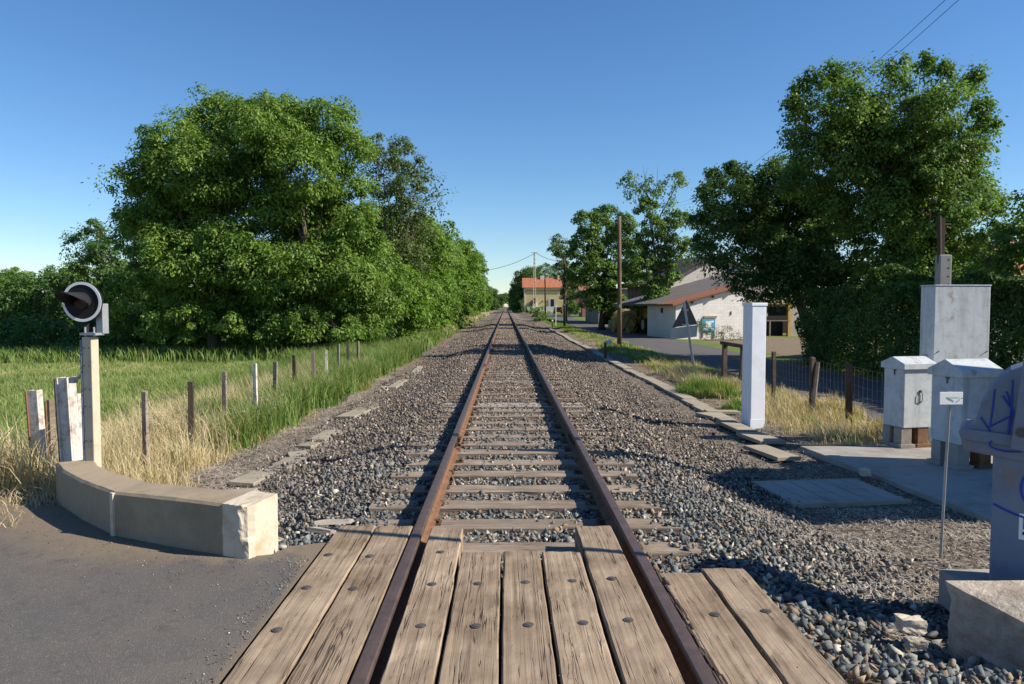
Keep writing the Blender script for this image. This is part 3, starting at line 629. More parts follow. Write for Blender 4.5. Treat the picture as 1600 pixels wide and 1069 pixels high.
# ------------------------------------------------------------------ fences
def fence(name, lab, cat, pts, tops, mt, rad, wires, zb_off=-.1, flat=True):
    o = thing(name, lab, cat)
    for i, ((x, y), zt_) in enumerate(zip(pts, tops)):
        zb = float(height(x, y)) - .1; lx, ly = random.uniform(-.03, .03), random.uniform(-.04, .04); r = rad * random.uniform(.8, 1.15); rz = random.uniform(-.3, .3)
        m = MB(); h = zt_ - zb; k = 5; vs = []; fs = []
        for j in range(k + 1):
            t = j / k
            for (a, b_) in ((-1, -1), (1, -1), (1, 1), (-1, 1)): 
                v = Matrix.Rotation(rz, 3, 'Z') @ Vector((a * r * (1 - .1 * t) + random.uniform(-.004, .004), b_ * r * .8 + random.uniform(-.004, .004), 0)); vs.append((x + lx * t + v.x, y + ly * t + v.y, zb + h * t + (random.uniform(-.015, .01) if j == k else 0)))
        for j in range(k):
            for q in range(4): fs.append((j * 4 + q, j * 4 + (q + 1) % 4, (j + 1) * 4 + (q + 1) % 4, (j + 1) * 4 + q))
        fs.append((k * 4, k * 4 + 1, k * 4 + 2, k * 4 + 3)); m.add(vs, fs); m.build('fence_post', mt[i % len(mt)], o)
    if wires:
        wm = MB()
        for hh in wires[0]:
            for i in range(len(pts) - 1):
                a = Vector((*pts[i], tops[i] - hh)); b_ = Vector((*pts[i + 1], tops[i + 1] - hh)); mm = (a + b_) / 2; mm.z -= .035; wm.tube([a, mm, b_], wires[1], 4, False)
        if wires[2]:
            for i in range(len(pts) - 1):
                a = Vector((*pts[i], tops[i])); b_ = Vector((*pts[i + 1], tops[i + 1])); n = int((b_ - a).length / .15)
                for j in range(1, n):
                    p = a.lerp(b_, j / n); sag = .035 * 4 * (j / n) * (1 - j / n); wm.tube([p + Vector((0, 0, -wires[0][0] - sag)), p + Vector((.01, 0, -wires[0][-1] - sag))], wires[1] * .8, 3, False)
        wm.build('fence_wire', 'iron', o)
    return o
lpts = [(-4.5 - random.uniform(-.05, .05), 7.8 + 1.3 * i) for i in range(12)]; ltops = [.58 + random.uniform(-.04, .05) for _ in lpts]
fence('field_fence', 'wire fence on small wooden posts between the dry verge and the meadow', 'fence', lpts, ltops, ['peeling', 'greywood', 'darkwood', 'greywood'], .036, ([.12, .35, .6, .85], .0018, False))
rpts = [(6.0, 11.6), (5.95, 13.1), (5.95, 14.7), (5.85, 16.55), (5.8, 18.7), (5.75, 20.0)]; rtops = [.60, .60, .60, .60, .60, .60]
rf = fence('wire_mesh_fence', 'dark wooden posts with square wire mesh between the dry grass and the lane', 'fence', rpts[:4], rtops[:4], ['darkwood'], .05, ([.04, .2, .36, .52, .68, .84, 1.0], .0025, True))
m = MB().tube([(5.90, 14.55, .0 - .45), (6.05, 14.72, .5)], .045, 6).build('leaning_brace', 'greywood', rf)
gr = fence('wooden_guard_rail', 'dark wooden rail on two posts, left of the white column', 'guard rail', rpts[4:], rtops[4:], ['darkwood'], .07, None)
MB().box((5.82, 19.0, .60), (.10, 3.0, .09)).build('top_rail', 'darkwood', gr)

# ------------------------------------------------------------------ white column, cabinets, slab, sign on the right
wc = thing('marker_column', 'tall smooth white square column with a small cap, standing beside the concrete trough', 'column', (4.08, 12.6, -.5), R(14))
MB().box((0, 0, 1.06), (.275, .275, 2.12)).build('shaft', 'paint_white', wc, bevel=.012); MB().box((0, 0, 2.135), (.30, .30, .055)).build('cap', 'paint_white', wc, bevel=.008); MB().box((0, 0, .13), (.281, .281, .16)).build('skirt', 'paint_white', wc, bevel=.004)
# slab
A_, B_, C_, D_ = gz(1275, 703, -.37), gz(1560, 690, -.37), gz(1900, 800, -.37), gz(1545, 815, -.37)
sp = [(4.05, 10.5), (4.2, 9.0), (4.32, 7.7), (4.42, 6.85), (7.8, 6.7), (8.0, 10.5)]
sb = MB().prism(sp, -.60, -.372).build('concrete_slab', 'concrete_grey', bevel=.01); tag(sb, 'flat concrete slab carrying the grey cabinets', 'slab')
def cabinet(loc, rz, wx, wy, eave, ridge, bot, lab, foot, leg=True):
    o = thing('equipment_cabinet', lab, 'cabinet', loc, rz, 'gabled grey cabinets on the slab'); hx, hy = wx / 2, wy / 2
    MB().bb((-hx, -hy, bot), (hx, hy, eave)).build('body', 'paint_grey2', o, bevel=.008)
    e = .035; g_ = [(-hx - e, -hy - e, eave - .03), (-hx - e, -hy - e, eave + .05), (-hx - e, 0, ridge), (-hx - e, hy + e, eave + .05), (-hx - e, hy + e, eave - .03)]
    fix(MB().extr(g_, (0, 0, 0), (wx + 2 * e, 0, 0)).build('gabled_roof', 'paint_grey2', o, bevel=.006))
    hnd = MB(); xx = .02; z0 = (bot + eave) / 2 - .06
    pts = [(-.035, z0), (-.035, z0 + .09), (0.01, z0 + .14), (.035, z0 + .11), (.035, z0 + .01), (-.035, z0)]
    for a, b_ in zip(pts[:-1], pts[1:]): hnd.tube([(xx + a[0], -hy - .014, a[1]), (xx + b_[0], -hy - .014, b_[1])], .005, 6)
    hnd.box((xx + .01, -hy - .008, z0 + .15), (.03, .02, .025)).box((xx + .01, -hy - .008, z0 - .005), (.025, .02, .02)).build('door_handle', 'iron', o)
    MB().tube([(-hx - .012, -.02, eave - .04), (-hx - .012, -.02, eave - .12)], .008, 6).box((-hx - .008, -.02, eave - .05), (.016, .05, .015)).build('latch', 'iron', o)
    MB().box((0, 0, foot / 2 + .0), (wx * .85, wy * .9, foot)).build('plinth', 'concrete_grey', o, bevel=.01) if not leg else None
    if leg:
        for sx, sy, mt in ((-.7, -.55, 'rustdark'), (.45, -.55, 'rust'), (-.7, .6, 'rustdark'), (.45, .6, 'rustdark')):
            MB().box((hx * sx, hy * sy, bot / 2), (.17, .15, bot - .006)).box((hx * sx, hy * sy, .025), (.24, .22, .05)).build('foot', mt if mt == 'rust' else 'concrete_grey', o, bevel=.005)
    return o
cabinet((5.60, 10.55, -.372), R(12), .47, .40, 1.13, 1.27, .28, 'square grey cabinet with gable roof and wire handle, left of the pair', .28)
cabinet((5.58, 9.2, -.372), R(12), .55, .48, 1.15, 1.33, .30, 'grey gabled cabinet half hidden behind the barrier housing', .3)
bg_ = thing('large_cabinet', 'largest pale grey cabinet, plain tall box rising behind the gabled cabinets', 'cabinet', (6.56, 11.05, -.5), R(5))
MB().bb((-.45, -.15, 0), (.42, .17, 2.40)).build('body', 'paint_grey2', bg_, bevel=.01); MB().box((-.454, .03, 1.3), (.012, .10, .18)).box((-.456, .03, 1.15), (.02, .05, .05)).build('lock_plate', 'concrete_grey', bg_)
s_ = MB(); s_.tube([(-.41, -.153, 1.42), (-.38, -.175, 1.45)], .007, 6).tube([(.35, -.153, 1.42), (.38, -.175, 1.45)], .007, 6).build('hook', 'iron', bg_)
MB().box((-.015, .01, 2.41), (.885, .335, .018)).build('top_cover', 'paint_grey2', bg_, bevel=.004)
cp_ = thing('concrete_utility_pole', 'square concrete pole with bolt holes rising behind the largest grey cabinet', 'utility pole', (10.12, 17.5, -.6))
fix(MB().extr([(-.14, -.11, 0), (.14, -.11, 0), (.14, .11, 0), (-.14, .11, 0)], (0, 0, 0), (0, 0, 3.4)).build('shaft', 'concrete_grey', cp_, bevel=.02))
s_ = MB()
for z in np.arange(1.0, 3.3, .19): s_.tube([(.06, -.105, z), (.06, -.113, z)], .020, 8)
s_.build('bolt_holes', 'dark', cp_); MB().box((-.04, .02, 3.8), (.10, .10, .9)).tube([(-.2, 0, 4.1), (.15, 0, 4.1)], .03, 6).tube([(-.10, -.02, 3.2), (-.14, -.02, 4.3)], .05, 8).build('pole_head', 'poledark', cp_)
# small plate on a thin stake
b0 = gz(1470, 852, -.30); t0 = gy(1484, 622, 5.75)
sg = thing('stake_sign', 'small pale nameplate on a thin leaning metal stake in the gravel', 'small sign', b0)
d_ = t0 - b0; MB().tube([(0, 0, -.1), tuple(d_ * .99)], .011, 6).box(d_ * .985 + Vector((0, .0, .055)), (.03, .01, .03)).build('stake', 'galv', sg)
pl = MB().box(d_ + Vector((0, -.018, 0)), (.185, .006, .098), rz=R(3)).build('plate', 'white', sg, bevel=.002)
s_ = MB(); random.seed(3)
for i in range(15): s_.box(d_ + Vector((-.055 + i * .0078, -.0225 - .0004 * i, .004 + random.uniform(-.003, .003))), (.0045, .001, .014))
s_.build('faint_green_print', 'green_print', sg); MB().tube([d_ + Vector((.08, -.02, .0)), d_ + Vector((.08, -.028, 0))], .004, 6).tube([d_ + Vector((-.08, -.02, .0)), d_ + Vector((-.08, -.024, 0))], .004, 6).build('screws', 'iron', sg)
# barrier machine
bz = thing('crossing_barrier', 'blue grey barrier housing with blue graffiti and raised arm at the right edge', 'crossing barrier', (3.17, 4.62, -.14), R(-34))
ped = MB().box((.03, 0, .44), (.46, .34, .88)).build('pedestal', 'paint_blue', bz, bevel=.012)
prof = [(-.35, .84), (.45, .74), (.45, 1.36), (.12, 1.42), (.0, 1.415), (-.12, 1.36), (-.21, 1.27), (-.27, 1.15), (-.30, 1.02), (-.31, .99), (-.36, .98), (-.37, .90)]
fix(MB().extr([(a, -.20, z) for a, z in prof], (0, 0, 0), (0, .42, 0)).build('housing', 'paint_blue', bz, bevel=.012))
fix(MB().extr([(-.385, -.225, .96), (-.36, -.225, .985), (.46, -.225, .93), (.46, -.225, .86), (-.37, -.225, .915)], (0, 0, 0), (0, .46, 0)).build('hood_flange', 'paint_blue', bz, bevel=.006))
ar = fix(MB().extr([(-.11, -.33, .90), (-.01, -.33, .88), (.01, -.33, 1.50), (-.05, -.33, 1.55)], (0, 0, 0), (0, .06, 0)).build('counterweight_arm', 'paint_blue', bz, bevel=.006))
MB().tube([(-.06, -.21, 1.0), (-.06, -.335, 1.0)], .03, 12).build('pivot', 'iron', bz)
ba = MB().box((0, 0, 1.7), (.085, .05, 3.6)).build('barrier_arm', 'white', bz, bevel=.006); ba.location = (.27, -.30, 1.0); ba.rotation_euler = (R(-4.4), R(-2.8), 0)
for z in (.6, 1.4, 2.2, 3.0): MB().box((0, 0, z), (.089, .054, .38)).build('red_band', 'red', ba)
fl = MB()
def stroke(m, pts, y, wdt, z_up=True):
    pts = [Vector((a, y, z)) for a, z in pts]
    for a, b_ in zip(pts[:-1], pts[1:]): m.tube([a, b_], wdt, 5)
def curve(f, n=18): return [f(i / n) for i in range(n + 1)]
stroke(fl, [(-.20, 1.24), (-.21, 1.10), (-.22, 1.00)], -.203, .0055); stroke(fl, [(-.22, 1.005), (-.10, 1.09), (-.14, 1.23)], -.203, .0055); stroke(fl, [(-.16, 1.20), (-.10, 1.10), (-.13, .94)], -.203, .006)
stroke(fl, [(-.11, 1.30), (-.115, 1.10), (-.13, .92)], -.203, .006); stroke(fl, [(-.27, 1.06), (-.17, .90)], -.203, .006); stroke(fl, [(-.01, 1.26), (-.04, 1.02), (-.02, .97)], -.203, .005); stroke(fl, [(-.05, 1.04), (-.07, .97), (-.01, .96), (-.02, 1.06)], -.203, .008)
for i in range(3): stroke(fl, [(-.06, 1.10 + i * .016), (.0, 1.12 + i * .014)], -.203, .004)
stroke(fl, curve(lambda t: (-.12 + .10 * math.cos(2.6 + 3.2 * t), .90 + .035 * math.sin(2.6 + 3.2 * t))), -.228, .006)
stroke(fl, curve(lambda t: (.06 + .18 * t, .78 + .10 * t)), -.205, .006)
fp = MB()
stroke(fp, curve(lambda t: (.06 - .11 * math.cos(-1.5 + 4.4 * t), .64 + .13 * math.sin(-1.5 + 4.4 * t))), -.1725, .007); stroke(fp, curve(lambda t: (-.19 + .33 * t, .52 - .07 * math.sin(t * 2.2))), -.1725, .007); stroke(fp, [(.02, .74), (.0, .50)], -.1725, .006)
stroke(fp, [(-.02, .46), (.06, .40)], -.1725, .005)
fl.build('graffiti', 'graffiti', bz); fp.build('graffiti', 'graffiti', ped)
pn = MB().box((.0, -.172, .40), (.11, .004, .16)).build('notice', 'white', bz); MB().box((-.02, -.176, .42), (.025, .003, .07)).box((.0, -.176, .36), (.07, .003, .02)).build('notice_print', 'black', bz)
# concrete footing and broken block in the corner
ft = MB().prism([(2.75, 4.38), (3.6, 4.28), (3.75, 4.95), (2.8, 4.95)], -.4, -.16).build('concrete_footing', 'concrete_grey', bevel=.015); tag(ft, 'low grey concrete footing under the barrier housing', 'footing')
def rock(name, loc, dim, lab, cat, mt, seed, cuts=10, rough=.1, group=None, chip=None, rz=0.):
    bm = bmesh.new(); bmesh.ops.create_cube(bm, size=1.0); bmesh.ops.subdivide_edges(bm, edges=bm.edges, cuts=cuts, use_grid_fill=True)
    for v in bm.verts:
        c = v.co.copy(); n1 = float(vnoise(c.x * 2 + c.z * 1.7 + seed, c.y * 2 - c.z * 1.3, .8, seed)) - .5; n2 = float(vnoise(c.x * 7 + c.z * 5, c.y * 7 + c.z * 6, .8, seed + 1)) - .5
        k = 1 + n1 * rough * 2.5 + n2 * rough; 
        if chip: k2 = chip(c)
        else: k2 = 1
        v.co = Vector((c.x * dim[0], c.y * dim[1], c.z * dim[2])) * k * k2
    me = bpy.data.meshes.new(name); bm.to_mesh(me); bm.free(); me.materials.append(M[mt]); o = bpy.data.objects.new(name, me); COL.objects.link(o); o.location = loc; o.rotation_euler = (0, 0, rz)
    return tag(o, lab, cat, group)
def chipf(c): return 1 - .22 * max(0., min(1., (-c.x - c.y * .9 - .25) * 1.6)) * (1 if c.z > -.2 else .6)
rock('broken_concrete_block', (3.0, 3.90, -.19), (1.15, .60, .44), 'big broken concrete block in the corner below the barrier housing', 'concrete block', 'stonerock', 5, 16, .035, chip=chipf, rz=.02)
rock('pale_stone', gz(1424, 975, -.12), (.13, .08, .07), 'palest loose stone, lying left of the broken concrete block', 'stone', 'concrete_light', 9, 5, .13, 'loose pale stones')
rock('pale_stone', gz(1431, 1006, -.12), (.09, .06, .05), 'small dark-sided loose stone below the palest one', 'stone', 'stonerock', 11, 5, .13, 'loose pale stones')
rock('pale_stone', gz(1351, 738, -.34), (.10, .09, .08), 'pale stone sitting on the front edge of the slab', 'stone', 'concrete_light', 13, 5, .13, 'loose pale stones')
rock('pale_stone', gz(658, 707, -.19), (.15, .08, .05), 'flat tan stone on the ballast left of the left rail', 'stone', 'stonerock', 15, 5, .12, 'loose pale stones')
rock('pale_stone', gz(600, 609, -.38), (.17, .14, .14), 'pale lump of stone beside the broken left trough lids', 'stone', 'concrete_light', 17, 5, .12, 'loose pale stones')
# ribbed grating of concrete lids right of the track
gt = thing('trough_cover', 'wide shaded cover of grooved concrete lids in front of the slab', 'cover', (3.52, 8.10, -.44), R(6))
for i in range(6): MB().box((-.65 + i * .21, 0, 0), (.20, .88 + .02 * math.sin(i), .07)).build('lid', 'concrete_grey', gt, bevel=.006)
for q in (.47, -.48): MB().box((-.12, q, -.004), (1.3, .05, .08)).build('edge_beam', 'trough', gt, bevel=.005)
# right trough: lids in a line
lid = MB().box((0, 0, 0), (.30, .98, .06)).build('trough_block', 'trough', bevel=.008); tag(lid, 'weathered concrete lid in the long trough line right of the track', 'trough lid', 'lids of the right hand cable trough')
for k in range(58):
    y = 13.4 + k * 1.0; o = lid if k == 0 else dup(lid); x = 3.80 + .05 * math.sin(y * .4); o.location = (x, y, float(height(x, y)) + .035 + random.uniform(-.008, .01)); o.rotation_euler = (random.uniform(-.01, .01), random.uniform(-.03, .03), random.uniform(-.03, .03) + .02)
for (px, py, wx, wy, rz, lab) in ((1128, 645, .62, .30, 1.55, 'concrete lid lying crosswise at the near end of the trough line'), (1110, 651, .30, .5, .4, 'tilted lid just in front of the crosswise lid'), (1150, 668, .32, .95, .1, 'loose lid left of the foot of the white column'), (1188, 686, .42, .7, .2, 'broad flat lid between the white column and the slab'), (1205, 709, .36, .8, .25, 'nearest lid of the right trough, close to the slab')):
    p = gz(px, py, -.40); o = MB().box((0, 0, 0), (wx, wy, .055) if rz < 1 else (.3, .62, .055)).build('trough_block', 'trough', bevel=.008); o.location = (p.x, p.y, -.385); o.rotation_euler = (.02, .03, rz); tag(o, lab, 'trough lid', 'lids of the right hand cable trough')
# left broken trough
for (px, py, wx, wy, rz, lab) in ((400, 742, .30, .85, -.1, 'long tan lid nearest the low wall, left of the track'), (448, 722, .30, .6, -.15, 'tan lid just beyond the nearest left lid'), (466, 708, .26, .4, .35, 'short twisted lid in the broken left line'), (484, 694, .24, .35, -.3, 'small tilted lid behind the twisted one'), (508, 680, .26, .8, -.1, 'straight tan lid in the middle of the left line'), (560, 643, .36, 1.5, -.15, 'wide flat lid half buried, farther up the left line'), (622, 600, .22, 2.2, -.02, 'slim pale lid far up the left line'), (652, 578, .2, 2.2, .02, 'farthest pale lid of the left line'), (330, 772, .9, .3, .05, 'dark flat slab lying behind the low wall')):
    p = gz(px, py, -.40); o = MB().box((0, 0, 0), (wx, wy, .05)).build('trough_block', 'trough', bevel=.007); o.location = (p.x, p.y, float(height(p.x, p.y)) + .02); o.rotation_euler = (random.uniform(-.04, .04), random.uniform(-.05, .05), rz + .02); tag(o, lab, 'trough lid', 'broken lids left of the track')

# small trackside marker, triangle sign, telegraph poles
mk = thing('track_marker', 'short dark stake with a pale bird shaped head beside the trough line', 'marker', (3.70, 28.6, -.47))
MB().box((0, 0, .33), (.09, .07, .70)).build('stake', 'rustdark', mk, bevel=.008); MB().add([(-.02, -.05, .70), (.22, -.05, .58), (.26, -.05, .74), (.14, -.05, .80), (.02, -.05, .74), (-.02, -.02, .70), (.22, -.02, .58), (.26, -.02, .74), (.14, -.02, .80), (.02, -.02, .74)], [(0, 1, 2, 3, 4), (9, 8, 7, 6, 5), (0, 5, 6, 1), (1, 6, 7, 2), (2, 7, 8, 3), (3, 8, 9, 4), (4, 9, 5, 0)]).box((0, 0, .72), (.12, .09, .05)).build('marker_head', 'paint_grey', mk)
mk2 = thing('track_marker', 'small white topped peg farther along the trough line', 'marker', (3.75, 62, -.47)); MB().box((0, 0, .4), (.08, .08, .8)).build('stake', 'rustdark', mk2); MB().box((0, 0, .85), (.14, .12, .14)).build('marker_head', 'white', mk2, bevel=.03)
mk3 = thing('white_marker_pole', 'slim white pole between the track and the lane before the station', 'pole', (4.7, 72, -.4)); MB().tube([(0, 0, 0), (0, 0, 2.2)], .04, 6).build('shaft', 'white', mk3)
ts = thing('triangular_road_sign', 'leaning road sign seen from behind, triangle over a rectangular plate', 'road sign', (6.25, 25.2, -.5), R(-18)); lean = -.17
def tsp(x, z, y=0): return Vector((x + lean * z - 0.0, y, z))
MB().extr([(-.04, 0, 0), (.04, 0, 0), (.04, .05, 0), (-.04, .05, 0)], (0, 0, 0), (lean * 2.5 + .06, 0, 2.25)).build('post', 'galv', ts)
c0 = Vector((-.33, .07, 1.47))
def plate(pts, nm, mt, y0, y1, par): return fix(MB().extr([(c0.x + a, y0, c0.z + b_) for a, b_ in pts], (0, 0, 0), (0, y1 - y0, 0)).build(nm, mt, par, bevel=.004))
plate([(-.41, -.14), (.42, .06), (.14, .84), (.04, .84)][0:0] or [(-.42, -.10), (.43, .02), (.05, .86)], 'triangle_plate', 'iron', .06, .07, ts)  # dark iron colour carries the shade on the triangle's back
plate([(-.48, -.52), (.40, -.40), (.44, .0), (-.44, -.12)], 'rectangular_plate', 'galv', .075, .085, ts)
MB().box((c0.x + .06, .045, c0.z + .0), (.3, .03, .05)).box((c0.x + .03, .045, c0.z + .5), (.18, .03, .05)).build('clamp', 'galv', ts)
def tpole(x, y, h, lab, mt='pole', r=.13, zb=-.6):
    o = thing('telegraph_pole', lab, 'telegraph pole', (x, y, zb), 0, 'wooden telegraph poles'); MB().tube([(0, 0, 0), (-.02, 0, h * .5), (-.05, .02, h)], [r, r * .85, r * .7], 10).build('shaft', mt, o, smooth=True)
    MB().disc((-.05, .02, h), (0, 0, 1), r * .72, .03, 10).build('pole_top', 'galv', o)
    MB().box((-.0, -r, 2.2), (.12, .01, .16)).build('number_plate', 'galv', o); return o
tpole(5.75, 38.5, 6.75, 'tall brown telegraph pole on the verge, nearest in view', 'pole'); tpole(5.55, 72, 6.9, 'dark telegraph pole in front of the leafy lane trees, middle one of the row', 'poledark', zb=-.5); tpole(5.4, 104, 6.9, 'dark telegraph pole standing before the yellow station house', 'poledark', zb=-.35)
tpole(6.5, 7.9, 6.95, 'telegraph pole near the crossing, just right of the cabinets', 'pole')
# concrete lattice pole by the station and overhead wires
Pb = gy(835, 489, 160); lat = thing('lattice_pole', 'tall pale concrete mast with pierced sides in front of the station house', 'utility pole', (Pb.x, 160, -.1))
m = MB(); H = gy(835, 394, 160).z + .1
for q in (-1, 1): m.tube([(q * .30, 0, 0), (q * .10, 0, H)], .07, 6)
for i in range(16):
    z = .3 + i * H / 16.3; t = z / H; hw = .30 * (1 - t) + .10 * t; m.box((0, 0, z), (hw * 2, .08, .16 + .30 * (i > 8)))
m.build('shaft', 'concrete_light', lat); MB().tube([(-.8, 0, H - .1), (.8, 0, H - .1)], .05, 6).build('crossarm', 'concrete_light', lat)
def wire(name, lab, pts, r, sag):
    a, b_ = Vector(pts[0]), Vector(pts[1]); n = 14; q = [a.lerp(b_, i / n) + Vector((0, 0, -sag * 4 * (i / n) * (1 - i / n))) for i in range(n + 1)]; o = MB().tube(q, r, 5).build(name, 'black'); return tag(o, lab, 'wire', 'overhead wires')
wire('overhead_wire', 'thin wire from the pale mast across the track to the left trees', (gy(837, 395, 160), gy(690, 418, 150)), .045, 2.0)
wire('overhead_wire', 'thin wire from the pale mast to the lane trees on its right', (gy(837, 395, 160), gy(880, 408, 150)), .045, .5)
wire('overhead_wire', 'upper of the two wires slanting down across the sky on the right', (gy(1530, -48, 10.5), gy(1040, 318, 50)), .0045, .9)
wire('overhead_wire', 'lower of the two wires slanting down across the sky on the right', (gy(1552, -48, 10.5), gy(1047, 322, 50)), .0045, .9)

hut = thing('shade_hut', 'pale concrete hut added out of view right of the slab to shade it', 'hut', (8.6, 7.3, -.45))  # added out of view so that its shadow falls on slab and lids
MB().bb((-1.2, -1.0, 0), (1.2, 1.0, 3.3)).build('wall', 'concrete_grey', hut, bevel=.02); fix(MB().extr([(-1.4, -1.2, 3.31), (-1.4, 0, 3.9), (-1.4, 1.2, 3.31)], (0, 0, 0), (2.8, 0, 0)).build('roof', 'tile_x', hut)); MB().box((-1.205, -.1, 1.0), (.03, .9, 2.0)).build('door', 'paint_grey', hut, bevel=.005)
# ------------------------------------------------------------------ farm buildings
def bld(name, lab, cat, piv=(11.25, 50.), rz=0., sh=0.):
    o = thing(name, lab, cat); c, q = math.cos(rz), math.sin(rz); px, py = piv; dx = sh - px
    o.location = (px + c * dx + q * py, py + q * dx - c * py, 0); o.rotation_euler = (0, 0, rz); return o
# white lean-to with info board: X 11.3..16, Y 50..58.5
b = bld('white_shed', 'low white block shed with slanting red edged roof beside the lane', 'shed', rz=R(12))
x0, x1, y0, y1 = 11.25, 16.25, 50., 54.8; ze0, ze1 = 1.62, 2.93
fix(MB().extr([(x0, y0, -.7), (x1, y0, -.7), (x1, y0, ze1), (x0, y0, ze0)], (0, 0, 0), (0, .25, 0)).build('front_wall', 'whitewall', b))
MB().bb((x0, y0 + .253, -.7), (x0 + .25, y1, ze0)).build('side_wall', 'whitewall', b)
fix(MB().extr([(x0 - .35, y0 - .32, ze0 - .02), (x1 + .2, y0 - .32, ze1 + .12), (x1 + .2, y0 - .32, ze1 + .27), (x0 - .35, y0 - .32, ze0 + .12)], (0, 0, 0), (0, 2.6, 0)).build('tiled_roof', 'tile', b))
fix(MB().extr([(x0 - .35, y0 + 2.3, ze0 + .02), (x1 + 5., y0 + 2.3, ze1 + 1.45), (x1 + 5., y0 + 2.3, ze1 + 1.57), (x0 - .35, y0 + 2.3, ze0 + .15)], (0, 0, 0), (0, 8.9, 0)).build('sheet_roof', 'fibro', b))
MB().box((13.75, y0 - .02, .86), (.95, .14, .14)).build('lintel', 'concrete', b)
bd = MB().box((13.62, y0 - .06, .33), (.95, .05, .80)).build('info_board', 'sign_blue', b); s_ = MB().box((13.60, y0 - .088, .38), (.40, .006, .42)).box((13.35, y0 - .088, .05), (.3, .006, .12)).box((13.85, y0 - .088, .07), (.3, .006, .09)).box((13.9, y0 - .088, .55), (.2, .006, .12)).build('board_print', 'white', bd)
MB().box((13.2, y0 - .05, -.3), (.06, .06, .5)).box((14.05, y0 - .05, -.3), (.06, .06, .5)).build('board_post', 'greywood', b)
s_ = MB()
for xx in (12.4, 13.9, 15.3): s_.box((xx, y0 - .12, ze0 + (xx - x0) / (x1 - x0) * (ze1 - ze0) - .09), (.10, .3, .14))
s_.build('rafter_ends', 'darkwood', b); MB().tube([(15.3, y0 - .03, 1.0), (15.3, y0 - .03, 1.25)], .03, 6).build('wall_hook', 'iron', b)
MB().box((11.243, 52.2, 1.3), (.06, .35, .35)).build('vent', 'rustdark', b)
# open shed right of it
b = bld('open_shed', 'grey rendered shed front with an open ochre framed doorway, right of the white shed', 'shed', rz=R(12), sh=.4)
y0 = 52.6; x0, x1 = 16.1, 24.
fix(MB().extr([(16.06, y0, 1.9), (24, y0, 1.9), (24, y0, 2.6), (20.3, y0, 3.95), (16.06, y0, 2.85)], (0, 0, 0), (0, .25, 0)).build('upper_wall', 'render', b))
MB().bb((16.06, y0, -.7), (17.6, y0 + .25, 1.89)).build('wall', 'clad_pale', b); MB().bb((17.6, y0 - .03, -.7), (17.85, y0 + .2, 1.95)).bb((20.9, y0 - .03, -.7), (21.15, y0 + .2, 1.95)).bb((17.85, y0 - .03, 1.74), (20.9, y0 + .2, 1.93)).build('door_frame', 'ochre', b)
MB().bb((21.16, y0, -.7), (24, y0 + .25, 1.89)).build('wall', 'render', b)
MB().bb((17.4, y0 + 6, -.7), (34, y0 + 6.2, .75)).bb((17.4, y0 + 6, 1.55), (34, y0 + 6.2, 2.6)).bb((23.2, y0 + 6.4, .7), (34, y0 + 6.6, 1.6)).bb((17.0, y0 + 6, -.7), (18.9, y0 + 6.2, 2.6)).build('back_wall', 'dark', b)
MB().bb((19.2, y0 + 6.3, .75), (23.1, y0 + 6.35, 1.55)).build('back_boards', 'ochre', b)
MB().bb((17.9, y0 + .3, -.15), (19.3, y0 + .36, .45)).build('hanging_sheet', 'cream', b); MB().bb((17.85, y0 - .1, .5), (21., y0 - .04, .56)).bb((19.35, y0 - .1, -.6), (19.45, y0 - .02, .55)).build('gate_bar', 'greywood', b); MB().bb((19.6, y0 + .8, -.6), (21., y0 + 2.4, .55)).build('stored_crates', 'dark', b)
# big barn with block gable at Y=62
b = bld('stone_barn', 'big barn with a pale block gable and metal clad side, behind the white shed', 'barn', rz=R(12), sh=3.4); y0 = 62.
fix(MB().extr([(12.95, y0, -.7), (23.5, y0, -.7), (23.5, y0, 3.4), (17.0, y0, 5.75), (12.95, y0, 3.55)], (0, 0, 0), (0, .3, 0)).build('gable_wall', 'blockwall', b))
MB().bb((12.95, y0 + .31, -.7), (13.15, 72, 3.5)).build('clad_side', 'clad', b)
fix(MB().extr([(12.5, y0 - .35, 3.35), (17.0, y0 - .35, 5.80), (17.0, y0 - .35, 6.0), (12.5, y0 - .35, 3.55)], (0, 0, 0), (0, 11, 0)).build('roof_slope', 'darkroof', b)); fix(MB().extr([(17.003, y0 - .35, 5.80), (24, y0 - .35, 3.3), (24, y0 - .35, 3.5), (17.003, y0 - .35, 6.0)], (0, 0, 0), (0, 11, 0)).build('roof_slope', 'darkroof', b))
MB().bb((12.42, y0 + 3, 3.32), (12.9, 72.4, 3.56)).build('eave_tiles', 'tile', b)
fix(MB().extr([(12.2, y0 - .12, 1.95), (17.2, y0 - .12, 3.33), (17.2, y0 - .12, 3.47), (12.2, y0 - .12, 2.09)], (0, 0, 0), (0, .1, 0)).build('flashing', 'white', b))
